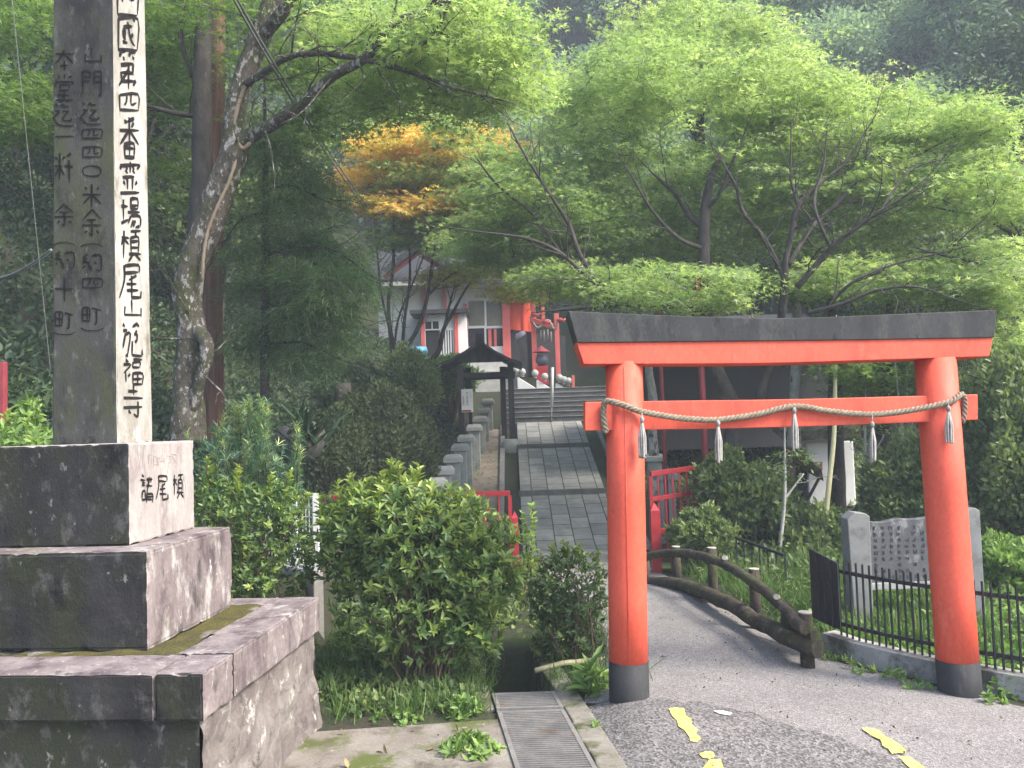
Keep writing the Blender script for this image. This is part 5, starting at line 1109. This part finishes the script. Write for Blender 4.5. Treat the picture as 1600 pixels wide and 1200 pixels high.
# slim trunks between gateway and hut
for (nm, lab, l, mat, crown) in (
    ('pale_trunk_tree', 'slim tree with pale lichen-white trunk behind the middle tassel', [(1240, 700, 14, 12), (1241, 660, 14, 9), (1242, 600, 14, 8), (1245, 540, 14, 8), (1246, 470, 14, 6), (1250, 400, 14, 4)], 'bark_pale', [(1260, 430, 14, 90, 40, 1.0, 30)]),
    ('pale_trunk_tree', 'thin crooked pale trunk just right of the left gate pillar', [(1022, 712, 15, 8), (1019, 670, 15, 7), (1020, 620, 15, 7), (1014, 580, 15, 6), (1010, 500, 15, 5), (1012, 430, 15, 3)], 'bark_pale', [(1000, 450, 15, 60, 40, 1, 24)]),
    ('young_tree', 'thin bare pole-like sapling in front of the ruined hut', [(1286, 850, 11.6, 4), (1292, 790, 11.6, 4), (1297, 740, 11.6, 4), (1303, 680, 11.6, 3.5), (1305, 600, 11.6, 3), (1306, 540, 11.6, 2)], 'bamboo', [(1310, 560, 11.6, 40, 40, .5, 10)]),
    ('dark_trunk_tree', 'stout black trunk beside the ruined hut wall', [(1308, 830, 14, 15), (1308, 760, 14, 13), (1306, 690, 14, 12), (1305, 600, 14, 11), (1300, 480, 14, 8)], 'bark_dark', [(1340, 540, 13.8, 70, 60, 1, 50)]),
    ('dark_trunk_tree', 'dark ivy-shaded trunk midway between hut and right gate pillar', [(1372, 850, 13.4, 17), (1374, 780, 13.4, 15), (1378, 700, 13.4, 13), (1384, 620, 13.4, 11), (1390, 500, 13.4, 7)], 'bark_dark', [(1390, 560, 13, 80, 70, 1.2, 70)])):
    tree(nm, lab, gp(l[0][0], l[0][2]), [l], MT[mat], [('maple_dark', 'star', crown, .42, 80, .085, .2, .5, .9)], MT['bark_dark'], lump=.08, twr=.006)

for (x0, y0, x1, y1, Y, lab) in ((1218, 860, 1226, 700, 11.4, 'thin bare sapling left of the sagging hut roof'), (1340, 830, 1352, 640, 12.4, 'thin bare sapling right of the ruined hut wall'), (1415, 800, 1402, 600, 12.0, 'thin leaning sapling behind the inscribed slab')):
    tree('sapling', lab, gp(x0, Y), [[(x0, y0, Y, 3), ((x0 + x1) / 2 + 4, (y0 + y1) / 2, Y, 2.5), (x1, y1, Y, 1.5)], [((x0 + x1) / 2 + 4, (y0 + y1) / 2, Y, 2), (x1 + 30, y1 + 40, Y, 1)]], MT['bark_pale'], [('under', 'leaf', [(x1, y1 + 20, Y, 40, 30, .5, 7)], .3, 26, .07, .2, .5, .5)], twr=.004)
# dense forest trees: one crown built per kind, then copied
def forest_kind(name, mat, R_, H, trunk_h, nclump, nleaf, size, seed, kind='kite', cone=False, bark='bark_dark'):
    t = thing(name, 'x', 'tree', (0, 0, 0)); r2 = np.random.default_rng(seed); lv = Leaves(); m = MB()
    m.tube([(0, 0, -1.2), (.05, 0, trunk_h * .5), (0, .06, trunk_h), (.1, 0, trunk_h + H * .55)], [R_ * .075, R_ * .06, R_ * .05, R_ * .02], 8, lump=.1)
    for k in range(nclump):
        if cone:
            u = r2.random(); z = trunk_h * .4 + H * u; rr = R_ * (1.02 - u) * (.5 + .5 * r2.random()); a = r2.random() * 6.283
            c = np.array([rr * math.cos(a), rr * math.sin(a), z]); cr_ = R_ * (.24 + .12 * r2.random())
            lv.fan(c, cr_ * 1.5, nleaf, size, .5, .3, .4 + .25 * r2.normal(), .2, .35)
        else:
            q = r2.normal(0, 1, 3); q /= np.linalg.norm(q)
            if q[2] < -.45: q[2] *= -1
            q *= (.55 + .42 * r2.random()); c = np.array([q[0] * R_, q[1] * R_, trunk_h + H * .5 + q[2] * H * .5]); cr_ = R_ * (.20 + .2 * r2.random())
            lv.clump(c, cr_, nleaf, size, .42 + .22 * r2.normal(), .2, .7, .6)
        if k < 14: m.tube([(0, 0, trunk_h * .6 + .3 * k / 14 * H), tuple(c * .55 + np.array([0, 0, (trunk_h + H * .3) * .45])), tuple(c)], [R_ * .03, R_ * .02, R_ * .008], 5, cap=False)
    m.build('trunk', MT[bark], t); lv.build('crown', kind, LM[mat], t); return t
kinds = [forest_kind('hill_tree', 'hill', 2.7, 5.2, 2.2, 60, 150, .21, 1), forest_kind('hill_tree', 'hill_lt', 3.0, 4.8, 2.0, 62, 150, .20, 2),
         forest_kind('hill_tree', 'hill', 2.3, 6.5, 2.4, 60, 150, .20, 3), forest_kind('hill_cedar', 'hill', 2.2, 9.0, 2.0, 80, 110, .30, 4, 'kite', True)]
fkinds = [forest_kind('forest_tree', 'forest', 2.2, 4.2, 2.6, 52, 120, .17, 11), forest_kind('forest_tree', 'forest', 1.8, 4.8, 3.2, 46, 120, .16, 12), forest_kind('forest_tree', 'under', 1.7, 3.4, 1.6, 46, 120, .15, 13)]
look = {0: 'rounded dark green', 1: 'pale green broad', 2: 'narrow dark green', 3: 'pointed blue-green conifer'}
def place(proto, used, loc, label, rz, sc, grp):
    if proto.name in used:
        o = copy_thing(proto, loc, label, rz, (sc, sc, sc))
    else:
        used.add(proto.name); o = proto; o.location = loc; o.rotation_euler = (0, 0, rz); o.scale = (sc, sc, sc); o['label'] = label
    o['group'] = grp; return o
used = set(); hr = random.Random(5)
def project(p):
    d = Vector(p) - CAM; z = d.dot(fw); return (800 + F_PX * d.dot(cr) / z, 600 - F_PX * d.dot(cu) / z, z)
cnt = 0
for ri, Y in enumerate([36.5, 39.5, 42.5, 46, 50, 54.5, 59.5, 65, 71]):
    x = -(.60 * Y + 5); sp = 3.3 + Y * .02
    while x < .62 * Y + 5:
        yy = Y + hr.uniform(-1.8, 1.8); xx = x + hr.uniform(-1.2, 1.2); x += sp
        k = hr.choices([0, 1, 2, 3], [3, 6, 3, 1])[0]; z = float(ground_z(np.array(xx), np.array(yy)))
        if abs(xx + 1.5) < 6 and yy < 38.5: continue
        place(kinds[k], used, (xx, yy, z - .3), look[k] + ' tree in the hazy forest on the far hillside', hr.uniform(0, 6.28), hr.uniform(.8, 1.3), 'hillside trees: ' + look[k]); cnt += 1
flook = {0: 'dark bushy', 1: 'dark tall', 2: 'mid green low'}
used2 = set()
spots = []
for Y in (15.5, 18.5, 22, 26, 30.5):
    x = -(.62 * Y + 3)
    lim = {15.5: -4.6, 18.5: -4.6, 22: -5.2, 26: -5.8, 30.5: -6.5}[Y]
    while x < lim: spots.append((x + hr.uniform(-.7, .7), Y + hr.uniform(-1, 1), hr.choice([0, 0, 1, 2]), 'left bank behind the monument')); x += 2.9
for Y in (20.5, 24, 28, 32):
    x = {20.5: 9.5, 24: 9.0, 28: 8.0, 32: 6.5}[Y]
    while x < .64 * Y + 3: spots.append((x + hr.uniform(-.7, .7), Y + hr.uniform(-1, 1), hr.choice([0, 1, 2, 2]), 'right slope beyond the gateway')); x += 3.1
for (x, y, k, where) in spots:
    place(fkinds[k], used2, (x, y, T(x, y) - .3), flook[k] + ' forest tree on the ' + where, hr.uniform(0, 6.28), hr.uniform(.85, 1.25), 'forest trees on the ' + where + ': ' + flook[k])

# ---- shrubs
def shrub(name, label, base, blobs, mat, kind, nros, nper, size, tone=.5, wr=.36, open_=1.0, fill=0, fillsize=None, stems=40, stem_r=.006, shoots=(), up=.55, tone_h=.0, group=None):
    """leaf rosettes on the shell of pixel blobs, stems rising from the base"""
    t = thing(name, label, 'shrub', base, group); lv = Leaves(); m = MB(); b0 = np.array(base)
    tot = sum(b[6] for b in blobs); tips = []
    for (x, y, Y, rx, ry, rY, w) in blobs:
        cc = np.array(W(x, y, Y))
        for _ in range(int(nros * w / tot)):
            q = rng.normal(0, 1, 3); q /= np.linalg.norm(q); rr = .72 + .34 * rng.random(); lump_ = 1 + .16 * mnoise.noise((q[0] * 2.1 + x, q[1] * 2.1, q[2] * 2.1))
            rr *= lump_; p = np.array(W(x + q[0] * rx * rr, y - q[2] * ry * rr, Y + q[1] * rY * rr))
            if p[2] < float(terr(p[0], p[1])) + .02: continue
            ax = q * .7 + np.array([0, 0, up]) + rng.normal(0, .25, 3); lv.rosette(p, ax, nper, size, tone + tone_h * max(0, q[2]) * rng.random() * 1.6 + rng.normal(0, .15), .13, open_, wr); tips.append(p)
        for _ in range(int(fill * w / tot)):
            q = rng.normal(0, 1, 3); q /= np.linalg.norm(q); rr = rng.random() ** .5 * .85; p = np.array(W(x + q[0] * rx * rr, y - q[2] * ry * rr, Y + q[1] * rY * rr))
            if p[2] < float(terr(p[0], p[1])) + .02: continue
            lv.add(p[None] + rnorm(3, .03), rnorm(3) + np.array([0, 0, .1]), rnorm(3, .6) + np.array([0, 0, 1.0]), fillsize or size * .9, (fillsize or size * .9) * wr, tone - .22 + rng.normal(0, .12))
    for (x0, y0, x1, y1, Y) in shoots:
        a = np.array(W(x0, y0, Y)); b = np.array(W(x1, y1, Y)); m.tube([Vector(a), Vector((a + b) / 2 + rng.normal(0, .02, 3)), Vector(b)], [.006, .005, .003], 5)
        L = np.linalg.norm(b - a); n = max(2, int(L / (size * .42)))
        for k in range(n):
            p = a + (b - a) * (k + 1) / n; ax = (b - a) / L + rng.normal(0, .15, 3); lv.rosette(p, ax, nper if k < n - 1 else nper + 2, size * (1.0 if k < n - 1 else .85), tone + .25 + .15 * k / n + rng.normal(0, .08), .1, open_ * 1.1, wr)
    if stems and tips:
        idx = rng.choice(len(tips), min(stems, len(tips)), replace=False)
        for i in idx:
            p = tips[i]; s = b0 + np.array([rng.normal(0, .10), rng.normal(0, .10), -.05]); mid = s * .45 + p * .55 + np.array([0, 0, .12]) + rng.normal(0, .05, 3); mid[:2] = s[:2] * .6 + p[:2] * .4 + rng.normal(0, .04, 2)
            q = smooth_poly([s, mid, p], 4); m.tube([Vector(v) for v in q], [stem_r * f for f in np.linspace(1.5, .45, len(q))], 5, cap=False)
    if m.v: m.build('stems', MT['twig'], t)
    lv.build('foliage', kind, LM[mat], t); return t
bB = W(665, 1075, 6.75); bB.z = T(bB.x, 6.75)
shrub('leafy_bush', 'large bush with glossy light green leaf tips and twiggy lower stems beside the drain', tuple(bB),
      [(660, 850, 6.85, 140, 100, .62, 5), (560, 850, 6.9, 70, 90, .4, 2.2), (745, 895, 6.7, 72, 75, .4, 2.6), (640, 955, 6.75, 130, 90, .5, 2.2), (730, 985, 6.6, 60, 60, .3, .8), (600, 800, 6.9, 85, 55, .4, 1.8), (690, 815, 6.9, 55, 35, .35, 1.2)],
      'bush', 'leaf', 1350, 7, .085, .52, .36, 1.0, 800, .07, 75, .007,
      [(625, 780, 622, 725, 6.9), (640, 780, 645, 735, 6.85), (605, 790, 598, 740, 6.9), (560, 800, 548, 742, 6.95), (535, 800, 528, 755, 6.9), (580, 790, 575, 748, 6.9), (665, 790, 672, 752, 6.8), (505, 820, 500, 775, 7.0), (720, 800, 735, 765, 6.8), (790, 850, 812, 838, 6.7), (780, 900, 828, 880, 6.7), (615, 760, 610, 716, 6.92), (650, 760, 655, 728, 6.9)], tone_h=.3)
bC = W(895, 1055, 7.2); bC.z = T(bC.x, 7.2)
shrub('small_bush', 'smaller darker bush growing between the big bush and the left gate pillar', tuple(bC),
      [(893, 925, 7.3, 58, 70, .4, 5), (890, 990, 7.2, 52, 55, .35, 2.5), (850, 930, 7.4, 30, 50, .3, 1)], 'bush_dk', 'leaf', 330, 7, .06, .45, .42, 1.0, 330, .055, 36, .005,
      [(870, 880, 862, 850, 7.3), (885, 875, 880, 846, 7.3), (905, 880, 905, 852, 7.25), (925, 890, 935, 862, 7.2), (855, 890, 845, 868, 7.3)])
# tall thin weed in front of the approach
shrub('tall_weed', 'thin tall weed with sparse pale leaves in front of the paved approach', tuple(W(828, 940, 7.8)), [(826, 860, 7.8, 14, 40, .1, 1)], 'weed', 'leaf', 10, 4, .07, .5, .5, 1.2, 0, None, 8, .003, [(830, 900, 832, 790, 7.8), (825, 890, 818, 800, 7.8)])
# needle-leaved shrub and leafy shrub behind the pedestal
bD = W(375, 900, 7.5)
sh = []
for k in range(34):
    x = rng.uniform(292, 470); y0 = rng.uniform(690, 800); y1 = y0 - rng.uniform(40, 75) - (30 if 350 < x < 430 else 0); sh.append((x, y0, x + rng.normal(0, 9), max(y1, 618 + abs(x - 395) * .55), rng.uniform(7.2, 7.9)))
t_ = shrub('yew_shrub', 'blue-green needle-leaved shrub with pale upright tips behind the pedestal', (bD.x, 7.5, T(bD.x, 7.5)), [(375, 730, 7.55, 80, 65, .4, 4), (430, 760, 7.6, 50, 45, .3, 2)], 'podo', 'blade', 230, 14, .085, .45, .1, 1.25, 0, None, 30, .006, sh)
bE = W(400, 935, 7.0)
shrub('privet_bush', 'dense light green small-leaved bush between the pedestal and the white mesh fence', (bE.x, 7.0, T(bE.x, 7.0)), [(340, 800, 6.9, 55, 60, .4, 3), (400, 830, 7.0, 75, 80, .45, 5), (440, 800, 7.2, 40, 50, .3, 2), (380, 900, 6.8, 60, 45, .3, 2), (462, 880, 7.3, 36, 60, .3, 1.6)], 'bush', 'leaf', 620, 7, .058, .5, .42, 1.0, 420, .05, 30, .005,
      [(330, 760, 325, 715, 6.9), (370, 770, 372, 728, 6.9), (415, 775, 425, 740, 7.0), (445, 770, 455, 735, 7.1), (470, 800, 482, 770, 7.2)])
bF = W(30, 720, 7.6)
shrub('weed_patch', 'bright leafy weeds behind the left edge of the pedestal', (bF.x, 7.6, T(bF.x, 7.6)), [(25, 690, 7.6, 55, 32, .5, 3), (75, 715, 7.8, 40, 26, .4, 2), (48, 645, 8.2, 20, 22, .2, 1)], 'weed', 'leaf', 210, 6, .09, .55, .42, 1.1, 60, .07, 16, .004, [(10, 680, 15, 640, 7.6), (40, 690, 44, 650, 7.7)])
# clipped dark mounds on the bank
def mound(label, px, py, Y, rx, ry, rY, n, mat, size, name='clipped_shrub', flat=False):
    c = np.array(W(px, py, Y)); k = Y / F_PX; t = thing(name, label, 'shrub', (c[0], Y, T(c[0], Y))); lv = Leaves()
    q = unit(rnorm(n)); q[:, 2] = np.abs(q[:, 2]) * np.where(rng.random(n) < .85, 1, -.4); nn = np.array([mnoise.noise((a[0] * 2.2 + px, a[1] * 2.2, a[2] * 2.2)) + .5 * mnoise.noise((a[0] * 6 + px, a[1] * 6, a[2] * 6)) for a in q])
    wild = name != 'clipped_shrub'; r = (1 + (.42 if wild else .16) * nn) * (1 - (.5 if wild else .16) * rng.random(n) ** 2); P = c[None] + q * r[:, None] * np.array([rx * k, rY, ry * k])
    D = rnorm(n, .6) + q * .7 + np.array([0, 0, .5]); N = q + rnorm(n, .5); lv.add(P, D, N, size * (.6 + .7 * rng.random(n)), size * .5, .5 + .3 * nn + rng.normal(0, .2, n))
    m = MB(); 
    for _ in range(26):
        a = rng.random() * 6.28; rr = .75 * rng.random() ** .5; e = c + np.array([math.cos(a) * rr * rx * k, math.sin(a) * rr * rY, ry * k * .75 * (1 - rr * .5)]); s = np.array([c[0], Y, T(c[0], Y) - .1])
        m.tube([Vector(s), Vector(s * .5 + e * .5 + rng.normal(0, .06, 3)), Vector(e)], [.02, .014, .006], 5, cap=False)
    m.build('stems', MT['twig'], t); lv.build('foliage', 'leaf', LM[mat], t); return t
mound('wide clipped dark olive shrub on the bank left of the stone posts', 596, 725, 14.2, 88, 122, 1.1, 16000, 'azalea', .075)
mound('clipped dark shrub partly behind the wider one, nearer the young conifer', 520, 735, 13.2, 60, 95, .8, 9000, 'azalea', .075)
mound('low dark shrub at the foot of the stone posts beside the bank', 640, 775, 14.0, 32, 62, .45, 3600, 'azalea', .07)
mound('rounded fine-leaved green shrub in front of the overgrown red fence', 1095, 845, 11.0, 46, 42, .35, 5200, 'under', .085, 'rounded_shrub')
mound('broad undergrowth shrub beneath the dark maple trunk', 1178, 805, 12.5, 72, 66, .8, 5200, 'under', .10, 'wild_shrub')
mound('tangled shrub below the ruined hut', 1290, 862, 11.8, 80, 62, .7, 5600, 'under', .10, 'wild_shrub')
mound('blue-green shrub behind the inscribed slab', 1448, 815, 11.5, 78, 120, .9, 6500, 'under', .10, 'wild_shrub')
mound('tall fine-leaved shrub at the right edge behind the gate pillar', 1585, 760, 11.0, 85, 190, .9, 12000, 'under', .095, 'wild_shrub')
mound('large wild shrub beyond the right edge past the iron fence', 1780, 760, 10.5, 110, 190, .9, 9000, 'under', .10, 'wild_shrub')
mound('low leafy shrub at the right edge beside the slab', 1575, 900, 9.6, 60, 50, .5, 4200, 'weed', .09, 'wild_shrub')
mound('ivy-like creeper heaped over the right end of the overgrown fence', 1130, 770, 12.4, 40, 60, .35, 4800, 'under', .09, 'creeper')
mound('dark shrub behind the left bank stones', 560, 640, 16.5, 60, 70, .9, 6500, 'forest', .11, 'wild_shrub')
mound('yellowish scrub on the slope below the hall', 640, 610, 18.0, 48, 60, .7, 5200, 'under', .09, 'wild_shrub')
mound('bright scrub under the hall floor beside the shelter', 705, 600, 22.5, 40, 40, .6, 4200, 'weed', .10, 'wild_shrub')

# strap-leaved plant in the shade
c = np.array(W(480, 655, 10.2)); t = thing('strap_leaf_plant', 'dark strap-leaved plant arching in the shade beside the young conifer', 'plant', (c[0], 10.2, T(c[0], 10.2))); lv = Leaves(); n = 60
a = rng.random(n) * 6.28; D = np.stack([np.cos(a), np.sin(a) * .6, .5 + .5 * rng.random(n)], 1); lv.add(np.tile(c + np.array([0, 0, -.25]), (n, 1)) + rnorm(n, .08), D, rnorm(n, .2) + np.array([0, 0, 1.0]), .5 * (.6 + .6 * rng.random(n)), .06, rng.random(n))
lv.build('blades', 'blade', LM['strap'], t)
# boulder in the shade
m = MB(); c = W(470, 684, 10.8); vs = []
m.lathe([(0, -.3), (.28, -.26), (.30, 0), (.22, .12), (.1, .17), (0, .18)], c, 14); m.v = [tuple(Vector(v) + Vector((0, 0, 1)) * 0 + (Vector(v) - c).normalized() * .12 * mnoise.noise(Vector(v) * 2.2)) for v in m.v]
tag(m.build('boulder', MT['rock'], None), 'grey boulder half hidden in shade on the left bank', 'boulder')
m = MB(); c = W(536, 610, 14.2); m.lathe([(0, .1), (.13, .12), (.14, 0), (.17, -.2), (.18, -.6)], c, 12); tag(m.build('tree_stump', MT['bark_dark'], None), 'weathered tree stump on the slope right of the young conifer', 'stump')

# ---- countless small growth
def scatter(name, label, n, xf, mat, kind, per, rad, size, wr, flat=.6, tone=.45, cat='undergrowth'):
    lv = Leaves(); k = 0
    while k < n:
        x, y = xf()
        if x is None: k += 1; continue
        z = float(terr(x, y)); s = .6 + .8 * rng.random()
        if kind == 'blade':
            D = rnorm(per, .45) + np.array([0, 0, 1.0]); lv.add(np.array([x, y, z - .01])[None] + rnorm(per, rad) * np.array([1, 1, .05]), D, rnorm(per) + np.array([0, -.3, .2]), size * s * (.5 + .8 * rng.random(per)), size * wr, tone + rng.normal(0, .18, per))
        else: lv.clump((x, y, z + rad * .35 * s), rad * s, per, size, tone + rng.normal(0, .15), .2, flat, wr)
        k += 1
    o = lv.build(name, kind, LM[mat]); return tag(o, label, cat, kind='stuff')
def region(x0, x1, y0, y1, ok=lambda x, y: True):
    def f():
        for _ in range(50):
            x, y = rng.uniform(x0, x1), rng.uniform(y0, y1)
            if ok(x, y): return x, y
        return None, None
    return f
scatter('undergrowth', 'dark undergrowth covering the left bank', 3600, region(-14, -1.5, 8.6, 27, lambda x, y: x > -.62 * y - 1.5 and (x < -2.2 or y > 14.5)), 'forest', 'leaf', 30, .26, .12, .5)
scatter('undergrowth', 'mixed low growth covering the right bank beyond the ramp', 900, region(2.0, 11, 9.2, 22, lambda x, y: x > (2.4 if y < 13 else 2.6) and x < .64 * y + 1), 'under', 'leaf', 30, .22, .10, .5)
scatter('undergrowth', 'hillside ground cover under the far trees', 1300, region(-40, 44, 27, 60, lambda x, y: abs(x) < .62 * y + 3 and not (abs(x + 1.5) < 6 and y < 37)), 'hill', 'kite', 26, .6, .34, .6)
scatter('grass', 'grass and weeds on the soil between the monument and the big bush', 230, region(-1.75, -.25, 5.95, 8.6, lambda x, y: x > -1.28 or y > 6.4), 'grass', 'blade', 16, .06, .17, .05)
scatter('ground_cover', 'broad-leaved ground cover beside the monument base', 520, region(-1.5, -.35, 6.05, 8.4, lambda x, y: x > -1.25 or y > 6.4), 'under', 'leaf', 14, .07, .055, .6)
scatter('grass', 'bright grass on the verge beyond the log railing', 520, region(2.1, 4.3, 7.4, 11, lambda x, y: x > 2.42 - (y - 7.4) * .12 + (0.35 if y < 8 else .1)), 'grass', 'blade', 16, .07, .2, .05, tone=.5)
scatter('ground_cover', 'lush green ground cover inside the iron fence', 420, region(2.75, 5.6, 6.2, 9.4, lambda x, y: y > 7.35 - (x - 2.6) * 1.25 + .2), 'weed', 'leaf', 14, .10, .075, .6, tone=.4)
scatter('ground_cover', 'low weeds on the soil between the bushes and the red fence', 520, region(-1.75, .15, 7.6, 13.0, lambda x, y: abs(x - (.012 - .124 * (y - 6.33))) > .3 or y > 8.2), 'under', 'leaf', 14, .10, .075, .55, tone=.5)
scatter('ground_cover', 'low weeds around the foot of the small bush', 160, region(.2, 1.0, 7.2, 13.0, lambda x, y: x < .5 - (y - 8) * .05), 'under', 'leaf', 14, .08, .06, .55, tone=.5)
scatter('grass', 'soft grass and weeds around the small bush', 160, region(.28, .85, 6.4, 8.6), 'grass', 'blade', 14, .06, .14, .05)
scatter('grass', 'sparse weeds on the stone row verge', 60, region(-1.5, -.4, 13.8, 21), 'grass', 'blade', 10, .06, .14, .05)
scatter('leaf_litter', 'specks of leaf litter on the ramp and road edge', 110, region(.6, 3.2, 4.9, 9.5), 'dead', 'leaf', 2, .04, .022, .6, .04, .3)
scatter('leaf_litter', 'fallen brown leaves scattered on apron and soil', 70, region(-1.2, -.22, 4.6, 6.6), 'dead', 'leaf', 1, .01, .05, .5, .1, .7)
# individual weeds
def weed(label, px, py, n, size, spread, mat='weed', wr=.42, kind='leaf', name='weed'):
    g = G(px, py); t = thing(name, label, 'weed', (g.x, g.y, g.z)); lv = Leaves()
    for k in range(n):
        a = rng.random() * 6.28; r = spread * rng.random() ** .6; z = .10 * (1 - (r / spread) ** 2) * rng.random() * (size / .07) + .01
        lv.rosette((g.x + r * math.cos(a), g.y + r * math.sin(a), T(g.x, g.y) + z), (math.cos(a) * r / spread * .8, math.sin(a) * r / spread * .8, .8), 6, size, .55 + rng.normal(0, .15), .12, 1.25, wr)
    lv.build('leaves', kind, LM[mat], t)
weed('leafy weed clump growing at the upper left of the drain grating', 722, 1112, 34, .07, .15)
weed('lush weed clump at the bottom beside the long grating', 732, 1172, 46, .07, .19)
weed('low clover-like patch on the mossy apron edge', 622, 1122, 40, .032, .18, wr=.7)
weed('dandelion-like weed with long toothed leaves at the left gate foot', 925, 1082, 16, .17, .12, wr=.24)
weed('small weed tuft at the road edge just below the dandelion leaves', 930, 1140, 6, .04, .05)
for (px, py, w_) in ((1300, 1030, 'below the foot of the log railing'), (1345, 1048, 'along the low wall left of the right gate foot'), (1430, 1072, 'left of the right gate foot'), (1545, 1097, 'right of the right gate foot'), (1395, 1060, 'against the low wall midway')):
    weed('small green weed ' + w_, px, py, 9, .055, .12)
t_ = G(520, 1100)
for (px, py, lab) in ((560, 1060, 'fern fronds under the left of the big bush'), (640, 1045, 'fern fronds below the middle of the big bush')):
    g = G(px, py); t = thing('fern', lab, 'fern', tuple(g)); lv = Leaves()
    for k in range(9):
        a = rng.random() * 6.28; d = np.array([math.cos(a), math.sin(a) - .3, .75]); d /= np.linalg.norm(d); L = .26 + .1 * rng.random(); s = np.cross(d, [0, 0, 1]); s /= np.linalg.norm(s)
        for j in range(12):
            f = (j + 1) / 13; p = np.array(g) + d * L * f + np.array([0, 0, -.18 * f * f])
            for sg_ in (-1, 1): lv.add(p[None], (s * sg_ + d * .35)[None], np.array([[0, 0, 1.0]]), .075 * (1 - f * .75), .018, .5 + rng.normal(0, .1))
    lv.build('fronds', 'leaf', LM['under'], t)

# ------------------------------------------------------------------ hazy air
hz = NT('pale_haze'); hz.n.remove(hz.b); pv = hz.n.new('ShaderNodeVolumePrincipled'); pv.inputs['Color'].default_value = (.80, .90, 1, 1)
pv.inputs['Density'].default_value = .0027; pv.inputs['Anisotropy'].default_value = .0; hz.l.new(pv.outputs[0], hz.out.inputs['Volume'])
m = MB(); m.box(-85, 85, -4, 116, -3, 105); tag(m.build('haze', hz.m), 'thin pale haze in the air of the valley', 'haze', kind='stuff')
